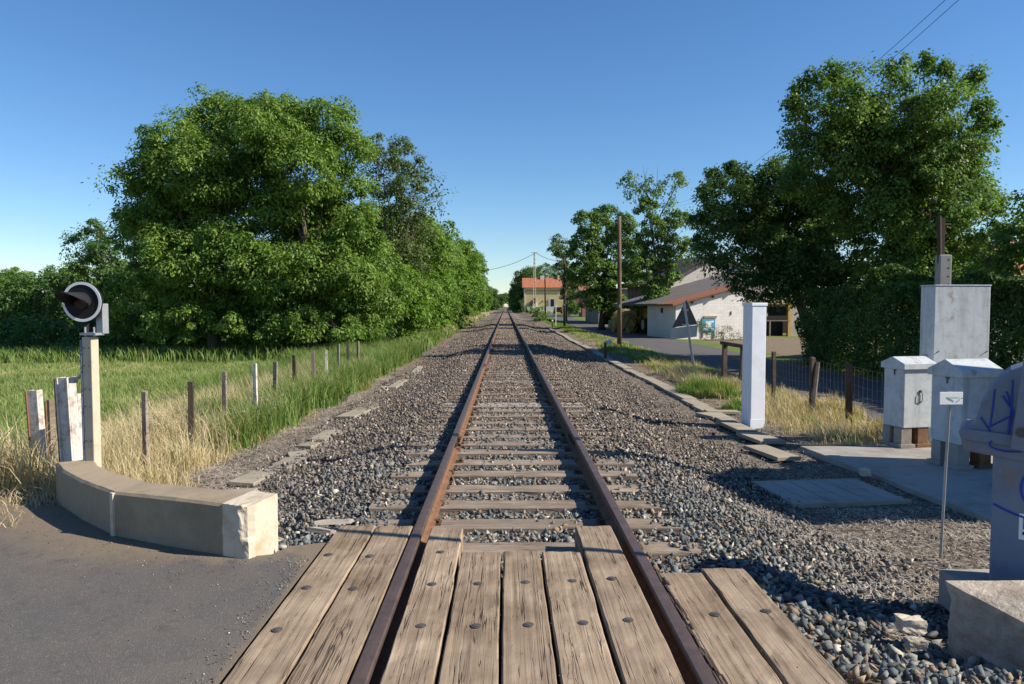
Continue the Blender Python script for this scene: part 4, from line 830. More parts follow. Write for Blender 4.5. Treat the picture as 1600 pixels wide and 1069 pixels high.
# low tractor shed, X along 11.3, Y 59..76
b = bld('tractor_shed', 'low dark open fronted shed with a reddish roof edge behind the straw', 'shed')
MB().bb((15., 58.9, -.7), (15.2, 75, 2.1)).build('back_wall', 'dark', b); MB().bb((11.3, 74.8, -.7), (15., 75, 1.9)).build('end_wall', 'render', b)
fix(MB().extr([(10.9, 58.8, 1.62), (13.0, 58.8, 2.35), (13.0, 58.8, 2.48), (10.9, 58.8, 1.77)], (0, 0, 0), (0, 16.5, 0)).build('roof', 'tile', b)); s_ = MB()
for yy in (64.5, 70., 74.7): s_.box((11.3, yy, .5), (.18, .18, 2.4))
s_.build('posts', 'darkwood', b)
tr = thing('tractor', 'yellow tractor parked half hidden by straw beside the white shed', 'tractor', (10.85, 59.4, -.6), R(8))
def wheel(p, r, wd, par):
    ty = MB().disc(p, (1, .0, 0), r, wd, 28, r * .55).build('wheel', 'tyre', par, bevel=.04); MB().disc((p[0] - .01 + .02, p[1], p[2]), (1, 0, 0), r * .56, wd - .02, 24).build('rim', 'rim', ty, bevel=.02)
    lg = MB()
    for k in range(16):
        a = k * math.pi / 8; lg.box((p[0] + wd / 2, p[1] + math.cos(a) * r, p[2] + math.sin(a) * r), (wd, .07, .07), rot=Matrix.Rotation(a, 3, 'X'))
    lg.build('tread', 'tyre', ty)
wheel((-.1, 0, .72), .72, .36, tr); wheel((.9, 0, .72), .72, .36, tr); wheel((-.05, 1.9, .45), .45, .28, tr); wheel((.9, 1.9, .45), .45, .28, tr)
MB().bb((.12, -.35, .6), (.75, 2.3, 1.3)).build('body', 'yellow', tr, bevel=.06); MB().bb((-.05, -.5, 1.42), (.9, .3, 1.5)).bb((-.1, -.52, .95), (-.04, -.2, 1.95)).bb((-.1, -.52, .95), (.1, -.42, 2.0)).build('fender', 'yellow', tr, bevel=.02); MB().bb((.25, -.3, 1.3), (.6, .1, 1.75)).build('seat', 'black', tr, bevel=.05)
st_v = []; st_o = bld('straw_heap', 'heap of golden straw and hay in front of the tractor shed', 'straw heap'); 
bm = bmesh.new(); bmesh.ops.create_icosphere(bm, subdivisions=5, radius=1.)
for v in bm.verts:
    c = v.co.copy(); k = 1 + .35 * (float(vnoise(c.x * 2 + 9, c.y * 2 + c.z, .6, 31)) - .5) + .2 * (float(vnoise(c.x * 8, c.y * 8 + c.z * 5, .8, 32)) - .5); v.co = Vector((c.x * 1.0, c.y * 3.0, c.z * 1.5)) * k
me = bpy.data.meshes.new('heap'); bm.to_mesh(me); bm.free(); me.materials.append(M['hay']); o = bpy.data.objects.new('heap', me); COL.objects.link(o); o.parent = st_o; o.location = (9.9, 63.2, -.25)
n = 5000; th = rng.uniform(0, 2 * math.pi, n); ph = rng.uniform(0, 1.3, n); cx = np.stack([9.9 + np.cos(th) * np.cos(ph) * 1.05, 63.2 + np.sin(th) * np.cos(ph) * 3.1, -.25 + np.sin(ph) * 1.58], -1)
dirs = rng.normal(size=(n, 3)); dirs[:, 2] *= .4; dirs /= np.linalg.norm(dirs, axis=1)[:, None]; sd2 = rng.normal(size=(n, 3)) * .015
V_ = np.stack([cx - dirs * .2, cx - dirs * .2 + sd2, cx + dirs * .2], 1).reshape(-1, 3); so2 = mesh_np('loose_straw', V_, np.arange(3 * n).reshape(-1, 3), 3, 'dry', st_o)
kb = MB().bb((9.75, 66.2, -.6), (9.95, 72, .25)).bb((9.2, 63.4, -.6), (9.35, 66., .1)).build('low_concrete_wall', 'concrete_grey'); tag(kb, 'low concrete wall holding back the straw heap by the lane', 'low wall')
# metal shed at the lane's bend
b = bld('metal_shed', 'tall pale metal shed with a black doorway beyond the lane trees', 'shed')
MB().bb((10.55, 86.25, -.5), (10.7, 100, 3.3)).build('side_wall', 'clad_pale', b); MB().bb((12.4, 86, -.5), (20, 86.2, 3.4)).bb((10.55, 86, 3.0), (12.4, 86.2, 3.4)).bb((10.55, 86, -.5), (10.75, 86.2, 3.0)).build('front_wall', 'clad_pale', b); MB().bb((10.8, 87.5, -.5), (19, 87.6, 3.2)).build('doorway_shade', 'dark', b); MB().bb((10.3, 85.7, 3.41), (20.3, 100.5, 3.6)).build('roof', 'darkroof', b)  # dark sheet stands in for the shade inside the doorway
# distant houses
def house(name, lab, x0, x1, y0, y1, zb, ze, zr, wall, roof, ridge='X'):
    b = bld(name, lab, 'house'); MB().bb((x0, y0, zb), (x1, y1, ze)).build('wall', wall, b); ym = (y0 + y1) / 2; xm = (x0 + x1) / 2; o_ = .5
    if ridge == 'X':
        fix(MB().extr([(x0 - o_, y0 - o_, ze - .1), (x0 - o_, ym, zr), (x0 - o_, y1 + o_, ze - .1), (x0 - o_, ym, zr - .3)][:3], (0, 0, 0), (x1 - x0 + 2 * o_, 0, 0)).build('roof', roof, b))
    else: fix(MB().extr([(x0 - o_, y0 - o_, ze - .1), (xm, y0 - o_, zr), (x1 + o_, y0 - o_, ze - .1)], (0, 0, 0), (0, y1 - y0 + 2 * o_, 0)).build('roof', roof, b))
    return b
hs = house('station_house', 'yellow station house with a long red tiled roof at the end of the lane', 4.9, 15.6, 200, 208, -.3, 6.6, 9.2, 'yellowwall', 'tile_x')
s_ = MB()
for i in range(24): s_.bb((5.1 + i * .44, 199.9, 5.55), (5.3 + i * .44, 199.98, 5.8))
s_.build('frieze', 'tile', hs); MB().bb((4.88, 199.9, -.3), (5.15, 199.99, 6.4)).bb((8.05, 199.9, -.2), (8.3, 199.99, 3.6)).build('quoins', 'cream', hs)
wd = MB().bb((11.9, 199.85, 1.3), (12.75, 199.95, 3.4)).build('window', 'glass', hs); MB().bb((11.3, 199.8, 1.25), (11.85, 199.9, 3.5)).bb((12.8, 199.8, 1.25), (13.35, 199.9, 3.5)).build('shutter', 'shutter', wd); MB().bb((11.85, 199.83, 3.4), (12.8, 199.94, 3.6)).build('lintel', 'cream', wd)
MB().bb((9.6, 199.8, 2.6), (9.85, 199.95, 3.0)).build('wall_lamp', 'iron', hs)
fix(MB().extr([(5.3, 198.6, -.2), (8.0, 198.6, -.2), (8.0, 198.6, 2.6)], (0, 0, 0), (0, 1.2, 0)).build('outside_stair', 'cream', hs)); fix(MB().extr([(5.2, 199.5, .3), (7.4, 199.5, 3.6), (8.0, 199.5, 3.6), (8.0, 199.5, 2.65), (7.6, 199.5, 2.6), (5.3, 199.5, -.1)], (0, 0, 0), (0, .35, 0)).build('stair_shade_wall', 'poledark', hs))  # dark slab puts the shade along the stair in as colour
MB().bb((9.3, 203.2, 8.6), (10.6, 204.4, 9.7)).bb((14., 203.2, 8.8), (14.6, 204., 9.9)).build('chimney', 'cream', hs)
wf = thing('white_fence', 'low white fence in front of the yellow station house', 'fence'); s_ = MB().bb((5.4, 190.02, .55), (14., 190.08, .75)).bb((5.4, 190.02, 1.15), (14., 190.08, 1.3)).build('rails', 'white', wf); s_ = MB()
for i in range(44): s_.bb((5.4 + i * .2, 189.9, .1), (5.52 + i * .2, 190., 1.45))
s_.build('pickets', 'white', wf)
house('garden_house', 'small orange roofed outbuilding half hidden behind lane bushes', 12.0, 16.4, 140, 146, -.2, 1.9, 3.3, 'cream', 'tile', 'Y')
house('pink_house', 'pinkish house glimpsed beyond the metal shed', 13.0, 18, 128, 134, -.2, 4.2, 5., 'pink', 'tile', 'X')
house('crossing_cottage', 'tiny white cottage with orange roof behind the left hand trees', -9.5, -7.1, 182, 190, -.6, 2.5, 5.2, 'white', 'tile', 'Y')
house('hidden_house', 'red roofed house glimpsed between hedge and trees at far right', 18.3, 24, 29, 33, -.6, 2.7, 4.3, 'cream', 'tile_x', 'X')
# car by the station
car = thing('parked_car', 'dark red car parked near the station at the end of the lane', 'car', (10.9, 158, .0 - .05), R(90))
fix(MB().extr([(-2.0, -.85, .35), (2.0, -.85, .35), (2.05, -.85, .75), (1.1, -.85, .92), (.55, -.85, 1.4), (-1.1, -.85, 1.42), (-1.7, -.85, .95), (-2.05, -.85, .85)], (0, 0, 0), (0, 1.7, 0)).build('body', 'carpaint', car, bevel=.08))
fix(MB().extr([(.95, -.86, .95), (.5, -.86, 1.34), (-1.0, -.86, 1.36), (-1.45, -.86, .97)], (0, 0, 0), (0, 1.72, 0)).build('windows', 'glass', car))
MB().bb((-2.09, -.55, 1.0 - .02), (-1.75, .55, 1.3)).build('rear_window', 'glass', car)
for sx in (-1.25, 1.25):
    for sy in (-.88, .68): MB().disc((sx, sy, .32), (0, 1, 0), .32, .2, 20).build('wheel', 'tyre', car, bevel=.03)
MB().bb((-2.1, -.75, .7), (-2.0, -.5, .85)).build('tail_light', 'red', car); MB().bb((-2.1, .5, .7), (-2.0, .75, .85)).build('tail_light', 'red', car)
# distant lamp and mast on the left
q = gy(752, 484, 150); lo = thing('street_lamp', 'distant grey lamp post left of the track near the cottage', 'street lamp', (q.x, 150, -.3)); Hh = gy(752, 436, 150).z + .3
MB().tube([(0, 0, 0), (0, 0, Hh)], .09, 6).build('post', 'concrete_grey', lo); MB().tube([(0, 0, Hh), (-.9, 0, Hh - .35)], .06, 6).box((-1.1, 0, Hh - .4), (.5, .2, .15)).build('lamp_arm', 'white', lo)
q = gy(758, 484, 190); lo = thing('wire_mast', 'distant slim mast with a crossbar just right of the far lamp', 'mast', (q.x, 190, -.3)); Hh = gy(758, 437, 190).z + .3
MB().tube([(0, 0, 0), (0, 0, Hh)], .07, 6).build('post', 'concrete_light', lo); MB().tube([(-.8, 0, Hh * .72), (.8, 0, Hh * .72)], .06, 6).build('crossbar', 'white', lo)

# ------------------------------------------------------------------ trees
def leaves(P, N, size, asp, g=rng, T=None):
    """leaf shaped quads: P centres, N preferred normals"""
    n = len(P); nn = N + g.normal(size=(n, 3)) * .55; nn /= np.linalg.norm(nn, axis=1)[:, None] + 1e-9
    t = g.normal(size=(n, 3)) * (.45 if T is not None else 1.); t[:, 2] -= .35 * (T is None); t = t if T is None else t + T; t -= nn * (t * nn).sum(1)[:, None]; t /= np.linalg.norm(t, axis=1)[:, None] + 1e-9
    b_ = np.cross(nn, t); L = size[:, None] * g.uniform(.7, 1.3, (n, 1)); W = L * asp
    V = np.stack([P - t * L * .5, P + b_ * W * .5 - nn * W * .12, P + t * L * .5 - nn * L * .15, P - b_ * W * .5 - nn * W * .12], 1).reshape(-1, 3)
    return V, np.arange(4 * n).reshape(-1, 4)
def crown_pts(blobs, dens, per, cr, shell=.62, g=rng, droop=.0):
    PP = []; NN = []; TT = []
    for (c, r) in blobs:
        c = np.array(c); r = np.array(r, float) if np.ndim(r) else np.array([r, r, r * .9]); rm = r.mean()
        small = rm < .62; nc = max(9 if small else 3, int(dens * 4 * math.pi * rm * rm)); d = g.normal(size=(nc, 3)); d /= np.linalg.norm(d, axis=1)[:, None]
        rad = (shell + (1.06 - shell) * g.random((nc, 1)) ** .6) * (1 + .08 * g.normal(size=(nc, 1))); cc = c + d * r * rad * (1.5 if small else 1.)
        k = g.poisson(per * (.5 if small else 1.), nc) + 4; cen = np.repeat(cc, k, 0); dd = np.repeat(d, k, 0); csz = np.repeat(min(cr, rm * (1.25 if small else .6)) * g.uniform(.45, 1.4, nc), k)[:, None]
        # a tuft: leaves spring from its heart, thickest on its upper outer side, drooping at the rim
        o_ = g.normal(size=cen.shape) + dd * .55 + np.array([0, 0, .35]); o_ /= np.linalg.norm(o_, axis=1)[:, None]
        q = (.25 + .75 * g.random((len(cen), 1)) ** .55); off = o_ * q * np.array([1, 1, .62]); off = off + g.normal(size=off.shape) * (.35 if small else .1); off[:, 2] -= .28 * (off[:, :1] ** 2 + off[:, 1:2] ** 2).ravel()
        PP.append(cen + off * csz); NN.append(o_ * .7 + np.array([0, 0, .75])); TT.append(o_ * .9 - np.array([0, 0, .55]))
    return np.concatenate(PP), np.concatenate(NN), np.concatenate(TT)
def tree(name, lab, base, blobs, mat, leaf=.15, asp=.5, dens=1.6, per=20, cr=.42, tr=.28, group=None, cat='tree', bare=None, limbs=True, shell=.62, seed=1, ends=None):
    dens *= .95; per *= 3.6; leaf *= 1.22; cr *= 1.35
    g = np.random.default_rng(seed); o = thing(name, lab, cat, (0, 0, 0), group=group); base = Vector(base); o.location = base
    P_, N_, T_ = crown_pts(blobs, dens, per, cr, shell, g); V, Fq = leaves(P_, N_, np.full(len(P_), leaf), asp, g, T_); V = V - np.array(base)
    mesh_np('crown', V, Fq, 4, mat, o)
    m = MB(); cs = [Vector(c) - base for c, r in blobs]; top = max(c.z for c in cs); cen = sum(cs, Vector()) / len(cs)
    fork = Vector((cen.x * .35, cen.y * .35, top * .35)); m.tube([(0, 0, -.3), (0, 0, .15), tuple(fork * .5 + Vector((.08, 0, 0))), tuple(fork)], [tr * 1.5, tr * 1.1, tr * .9, tr * .8], 10)
    if limbs:
        for c in cs:
            if c.z < fork.z * .9: s0 = fork * (max(.25, c.z / fork.z * .6))
            else: s0 = fork
            thin = min(1., blobs[cs.index(c)][1] / .9) if np.ndim(blobs[cs.index(c)][1]) == 0 else 1.; L = (c - s0).length; md = s0.lerp(c, .5) + Vector((g.uniform(-.1, .1) * L, g.uniform(-.1, .1) * L, .12 * L)); m.tube([s0, s0.lerp(md, .5), md, c], [tr * .38 * thin, tr * .26 * thin, tr * .15 * thin, tr * .04], 6)
            for _ in range(7 if thin >= .7 else 0):
                d = Vector(g.normal(size=3)); d.z = abs(d.z) * .6; d.normalize(); rr = float(np.mean(blobs[cs.index(c)][1])) ; e = c + d * rr * .95; st = md.lerp(c, float(g.uniform(.2, 1))); m.tube([st, st.lerp(e, .55) + Vector((0, 0, .08 * rr)), e], [tr * .08, tr * .05, tr * .015], 4)
    if bare:
        for a, b_ in bare: a = Vector(a) - base; b_ = Vector(b_) - base; md = a.lerp(b_, .5) + Vector(g.uniform(-.2, .2, 3)); m.tube([a, md, b_], [tr * .16, tr * .09, tr * .02], 5)
    m.build('trunk', 'bark', o, smooth=True); return o
def pb(lst, Y, dy=1.5, seed=0, k=F):
    """blobs measured on the photo: (px, py, radius px[, depth shift])"""
    g = np.random.default_rng(seed + 50); out = []
    for q in lst:
        y = Y + (q[3] if len(q) > 3 else g.uniform(-dy, dy)); c = gy(q[0], q[1], y); out.append((tuple(c), q[2] * y / F))
    return out
A1 = [(335, 195, 42), (270, 225, 42), (222, 262, 30), (300, 270, 55), (385, 215, 48), (230, 330, 36), (262, 385, 52), (330, 350, 60), (225, 420, 34), (300, 440, 50, 0), (375, 470, 46, 0), (405, 300, 40), (350, 180, 30), (270, 480, 34, 1), (330, 500, 28, 1), (420, 380, 50)]
A1 += [(235, 505, 26, -2), (300, 500, 28, -2.5), (360, 505, 26, -2.5), (265, 350, 50, 0), (330, 270, 50, -1), (195, 290, 16), (412, 182, 36), (432, 240, 46), (200, 500, 26, 1), (245, 515, 22, 1), (300, 520, 22, 1), (370, 520, 22, 1), (415, 470, 36, 0), (345, 450, 44, 0), (290, 395, 48, -2), (365, 405, 50, -2), (245, 300, 36, 0), (190, 470, 26, -1), (205, 375, 26), (350, 290, 44, 1)]
A2 = [(420, 508, 26, -2.5), (480, 505, 28, -2.5), (530, 512, 26, -2.5), (575, 505, 26, -1), (455, 200, 46), (510, 198, 42), (540, 240, 38), (480, 265, 48), (548, 310, 36), (510, 360, 52), (565, 400, 36), (440, 440, 46, 0), (510, 450, 48, 0), (465, 500, 30, 0), (420, 515, 22, -1), (410, 195, 36), (550, 480, 38, 0), (590, 455, 40, 0), (440, 320, 40), (425, 430, 44, -2), (480, 330, 46), (500, 410, 46, -2), (545, 440, 42, -2), (560, 360, 34, -1)]
tree('ash_tree', 'huge rounded ash tree filling the left side, standing on the meadow edge', gy(335, 556, 34.5), pb(A1, 35, 1.8, 1), 'ash', .145, .42, 2.5, 38, .50, .27, 'broad trees left of the track', seed=3, shell=.5)
tree('ash_tree', 'right half of the big left mass, ash tree nearer to the track', gy(480, 554, 34.5), pb(A2, 35, 1.8, 2), 'ash', .145, .42, 2.5, 38, .50, .26, 'broad trees left of the track', seed=4, shell=.5)
tree('poplar_tree', 'loose airy tree showing sky through it, right behind the big ash trees', gy(615, 530, 44), pb([(600, 235, 24), (632, 240, 24), (655, 270, 20), (600, 285, 30), (640, 300, 26), (672, 290, 12), (668, 320, 10), (612, 345, 34), (648, 350, 24), (590, 400, 40), (630, 405, 36)], 44, 1.5, 3), 'grey_leaf', .13, .6, 2.3, 20, .42, .22, 'broad trees left of the track', seed=5)
tree('low_tree', 'dense bushy tree at the foot of the airy tree, close to the verge', gy(610, 530, 40), pb([(585, 480, 36, -2), (620, 450, 40), (600, 420, 34), (640, 480, 32), (560, 505, 28, -4), (610, 505, 26), (655, 440, 30, 4)], 41, 1., 4), 'ash2', .15, .55, 2.8, 26, .38, .2, 'broad trees left of the track', seed=6, shell=.5)
tree('young_ash_tree', 'slender darker ash left of the huge tree, rising over the signal lamp', gy(155, 545, 48), pb([(155, 350, 18), (140, 385, 28), (172, 395, 28), (150, 430, 36), (180, 460, 34), (130, 470, 34), (150, 510, 34), (200, 500, 36), (205, 440, 26)], 48, 1.5, 5), 'dark_leaf', .17, .42, 1.9, 20, .45, .2, 'darker trees at the far left', seed=7)
tree('field_tree', 'rounded dark tree at the left edge of the picture', gy(60, 545, 48), pb([(60, 455, 28), (95, 450, 24), (40, 490, 36), (85, 500, 36), (10, 470, 34), (110, 510, 28), (-10, 510, 36), (50, 525, 26)], 48, 1.5, 6), 'dark_leaf', .17, .42, 1.9, 20, .45, .22, 'darker trees at the far left', seed=8)
tree('field_tree', 'dark tree beyond the left picture edge behind the meadow', gy(-70, 545, 50), pb([(-60, 440, 40), (-100, 470, 40), (-40, 490, 36), (-120, 510, 40), (-70, 515, 36)], 50, 1.5, 7), 'dark_leaf', .18, .42, 1.7, 18, .45, .22, 'darker trees at the far left', seed=9)
# undergrowth under the big trees
ug = []
for i in range(27): ug.append((20 + i * 22 + random.uniform(-8, 8), 530 + random.uniform(-14, 12), 28 + random.uniform(-4, 10)))
o = tree('undergrowth', 'dark undergrowth below the left trees at the meadow edge', gy(300, 552, 37), pb(ug, 38.5, 1.5, 8), 'dark_leaf', .15, .5, 2.2, 18, .35, .05, None, 'undergrowth', limbs=False, seed=10); o['kind'] = 'stuff'
# tree row along the left of the track
pro = []
for k in range(3):
    bl = [((random.uniform(-1.5, 1.5), random.uniform(-3, 3), z + random.uniform(-.4, .4)), random.uniform(1.7, 2.4)) for z in (1.2, 1.6, 2.6, 3.2, 4.2, 4.8, 5.8, 6.6, 7.6)]
    pro.append(tree('hedgerow_tree', 'leafy tree', (0, 0, 0), bl, ['ash2', 'ash', 'ash2'][k], .19, .55, 1.5, 20, .5, .2, 'tree row left of the track', seed=20 + k, shell=.55))
rowp = [(-8.6, 46, .84), (-8.1, 50.5, .9), (-8.4, 56, 1.0), (-8., 61, .95), (-8.4, 67, 1.05), (-8., 74, 1.05), (-8.4, 82, 1.1), (-8.2, 91, 1.15), (-8.5, 101, 1.2), (-8.7, 112, 1.2), (-8.8, 124, 1.25), (-9., 137, 1.25), (-9.4, 151, 1.3)]
ordr = ['nearest', 'second', 'third', 'fourth', 'fifth', 'sixth', 'seventh', 'eighth', 'ninth', 'tenth', 'eleventh', 'twelfth', 'farthest']
for i, (x, y, s) in enumerate(rowp):
    lab = f'{ordr[i]} bright green tree of the dense row left of the track'; o = pro[i] if i < 3 else dup(pro[i % 3]); o.location = (x, y, -.7); o.rotation_euler = (0, 0, i * 1.3); o.scale = (s, s, s * 1.0); o['label'] = lab
# tree line behind the meadow
for i, (x, y, s, lab) in enumerate([(-36, 78, .75, 'first distant tree of the line behind the meadow, counted from the big trees'), (-44, 80, .8, 'second distant tree of the line behind the meadow'), (-52, 79, .7, 'third distant tree of the line behind the meadow'), (-60, 82, .8, 'fourth distant tree of the line behind the meadow'), (-28, 82, .7, 'distant tree seen between the trunks of the big trees'), (-67, 82, .8, 'farthest left distant tree of the line behind the meadow'), (-20, 86, .7, 'distant tree directly behind the huge ash')]):
    o = dup(pro[1]); o.location = (x, y, -.7); o.scale = (s * 1.5, s * 1.2, s); o.rotation_euler = (0, 0, i * 1.7); o['label'] = lab; o['group'] = 'tree line behind the meadow'
# far trees
fp = [(-12.5, 215, 1.3, 'far round tree left of the track behind the lamp and mast'), (-10.5, 240, 1.15, 'second far tree on the left, sloping down to the track end'), (-10, 280, 1.2, 'third far tree on the left of the vanishing track'), (6.2, 232, 1.35, 'tall dark tree at the left end of the station house'), (8.5, 222, 1.6, 'dark tree rising behind the station roof'), (20, 225, 1.3, 'far tree right of the station house'), (5.5, 300, 1.2, 'dark tree right of the vanishing track'), (9, 340, 1.3, 'dark tree behind the station trees'), (-9.5, 380, 1.3, 'far dark tree left where the track disappears'), (7, 430, 1.2, 'far dark tree right where the track disappears'), (-3, 660, 1.5, 'distant tree closing the end of the track, left one'), (3, 670, 1.4, 'distant tree closing the end of the track, right one'), (-12, 520, 1.6, 'small far tree left of the track end'), (12, 560, 1.6, 'small far tree right of the track end')]
dk = dup(pro[1]); dk.location = (6.2, 232, -.3)
for ch in dk.children:
    if ch.data.materials[0].name.startswith('ash'): ch.data = ch.data.copy(); ch.data.materials[0] = M['dark_leaf']
for i, (x, y, s, lab) in enumerate(fp):
    o = dk if i == 3 else dup(dk if (x > 0 or y > 300) else pro[0]); o.location = (x, y, -.4); o.scale = (s, s, s); o.rotation_euler = (0, 0, i * 2.1); o['label'] = lab; o['group'] = 'far trees around the end of the track'
# right-hand trees
TR = [(1330, 205, 58), (1405, 195, 58), (1470, 250, 58), (1350, 300, 58), (1430, 420, 55), (1275, 285, 40), (1500, 400, 48), (1420, 290, 56), (1240, 160, 8), (1255, 140, 10), (1275, 125, 11), (1300, 112, 10), (1245, 190, 12), (1320, 118, 12), (1405, 108, 12), (1440, 100, 10), (1470, 112, 9), (1520, 118, 8), (1535, 165, 9), (1545, 190, 9), (1530, 215, 12), (1515, 250, 14), (1550, 310, 12), (1240, 215, 12),
 (1300, 165, 42), (1350, 140, 26), (1375, 190, 44), (1430, 130, 26), (1450, 170, 40), (1500, 165, 26), (1500, 225, 36), (1515, 130, 14), (1440, 240, 48), (1345, 235, 50), (1280, 230, 34), (1505, 295, 40), (1525, 350, 34), (1455, 320, 56), (1385, 320, 60), (1530, 420, 34), (1455, 400, 50), (1395, 410, 50), (1560, 380, 26)]
tree('broad_oak_tree', 'tallest tree at right, spreading crown behind the hedge and concrete pole', (15.2, 26.5, -.6), pb(TR, 27, 1.5, 11), 'oak', .105, .6, 2.7, 38, .40, .28, 'big trees behind the hedge', seed=30, shell=.5)
TL = [(1205, 380, 48), (1270, 345, 55), (1165, 345, 36), (1240, 425, 44), (1112, 275, 8), (1122, 290, 11), (1104, 300, 7), (1118, 312, 10), (1098, 350, 8), (1108, 330, 9), (1092, 378, 7), (1104, 390, 10), (1118, 402, 12), (1140, 430, 10), (1160, 440, 10), (1176, 452, 9), (1205, 462, 9), (1160, 268, 8), (1178, 285, 12), (1208, 262, 9), (1225, 258, 12), (1090, 342, 6), (1140, 262, 6),
 (1140, 285, 22), (1125, 340, 26), (1165, 315, 34), (1200, 290, 30), (1240, 285, 36), (1135, 385, 24), (1180, 365, 40), (1235, 350, 46), (1290, 320, 44), (1190, 415, 30), (1250, 410, 42), (1310, 390, 46), (1225, 448, 22), (1290, 445, 32), (1118, 365, 14), (1345, 440, 36)]
tree('hornbeam_tree', 'dark tree with drooping pointed branches, left of the tallest right tree', (13.0, 31.5, -.6), pb(TL, 31, 1.4, 12), 'dark_leaf', .12, .5, 3.0, 34, .36, .22, 'big trees behind the hedge', seed=31, shell=.45)
tree('side_tree', 'rounded tree beyond the right picture edge, shading the hedge', (17.5, 19.5, -.6), [((17.6, 19.5, 5.5), 2.3), ((16.6, 20.5, 4.3), 2.0), ((18.3, 18.5, 4.2), 2.1), ((16.0, 18.8, 3.2), 1.6), ((17.4, 20, 7.0), 1.8), ((17.8, 17.2, 3.2), 1.8)], 'oak', .13, .6, 2.4, 26, .38, .3, 'big trees behind the hedge', seed=32)
tree('side_tree', 'green tree at the right edge above the small red roof', (15.8, 22.3, -.6), pb([(1540, 400, 34), (1590, 370, 40), (1570, 440, 34), (1530, 450, 26)], 22.5, .8, 13), 'oak', .12, .6, 2.6, 28, .36, .2, 'big trees behind the hedge', seed=33)
OB_ = 0
OB = [(982, 283, 9), (1000, 300, 13), (1022, 290, 10), (1052, 285, 9), (1062, 278, 6), (1012, 325, 16), (1038, 315, 12), (1050, 340, 14), (1020, 352, 18), (1066, 345, 9), (1078, 342, 6), (1040, 365, 16), (1008, 372, 14), (1060, 385, 16), (1030, 400, 22), (1075, 398, 12), (1000, 415, 24), (1040, 425, 20), (1022, 450, 18), (1035, 468, 16), (1012, 470, 12)]
ob = pb(OB, 57, .8, 14); bar = [(gy(1015, 330, 57), gy(1005, 258, 57)), (gy(1018, 320, 57), gy(1028, 256, 57)), (gy(1015, 310, 57), gy(975, 268, 57)), (gy(1030, 340, 57), gy(1068, 262, 57)), (gy(1035, 375, 57), gy(1088, 335, 57)), (gy(1025, 380, 57), gy(1070, 372, 57)), (gy(1020, 395, 57), gy(962, 318, 57)), (gy(1010, 300, 57), gy(1012, 262, 57))]
tree('ragged_oak_tree', 'ragged tall tree with bare twigs on top, between lane and barn', gy(1024, 512, 57), ob, 'oak', .15, .65, 3.2, 18, .30, .30, 'trees along the lane', seed=34, bare=bar)
tree('lane_tree', 'dense rounded tree on the lane left of the ragged one', gy(940, 512, 68), pb([(918, 348, 20), (948, 340, 20), (978, 352, 18), (912, 385, 24), (950, 385, 30), (985, 385, 18), (905, 425, 20), (940, 430, 28), (975, 425, 24), (925, 465, 20), (955, 470, 22)], 68, 1.5, 15), 'oak', .17, .65, 2.4, 20, .42, .28, 'trees along the lane', seed=35, shell=.5)
tree('lane_tree', 'pale green small tree at the left end of the lane trees', gy(884, 500, 100), pb([(875, 378, 12), (868, 392, 9), (885, 395, 13), (880, 415, 12), (892, 430, 16), (890, 455, 14)], 100, 1.5, 16), 'grey_leaf', .2, .65, 1.6, 15, .45, .2, 'trees along the lane', seed=36)
tree('lane_bush', 'low bush between the station fence and the lane', gy(893, 486, 125), pb([(893, 478, 9), (900, 482, 8), (884, 480, 6)], 125, 1., 17), 'oak', .2, .6, 2.5, 15, .35, .08, 'bushes by the station', 'bush', seed=37)
tree('lane_bush', 'green bush at the end of the platform before the white fence', gy(838, 490, 128), pb([(825, 484, 5), (835, 485, 6), (845, 486, 5), (850, 490, 5)], 128, 1., 18), 'ash2', .2, .6, 3, 15, .3, .08, 'bushes by the station', 'bush', seed=38)
tree('lane_bush', 'round dark bush beside the far telegraph pole', gy(843, 498, 95), pb([(843, 494, 5), (848, 492, 4), (838, 496, 4)], 95, .5, 19), 'oak', .15, .6, 4, 15, .25, .05, 'bushes by the station', 'bush', seed=39)
tree('lane_bush', 'low flowering bush under the board on the white shed', gy(1130, 532, 48.5), pb([(1112, 520, 7), (1125, 521, 8), (1140, 521, 9), (1103, 516, 5), (1098, 505, 5), (1150, 525, 6)], 48.7, .3, 21), 'grey_leaf', .1, .3, 8, 16, .2, .03, None, 'bush', seed=40)
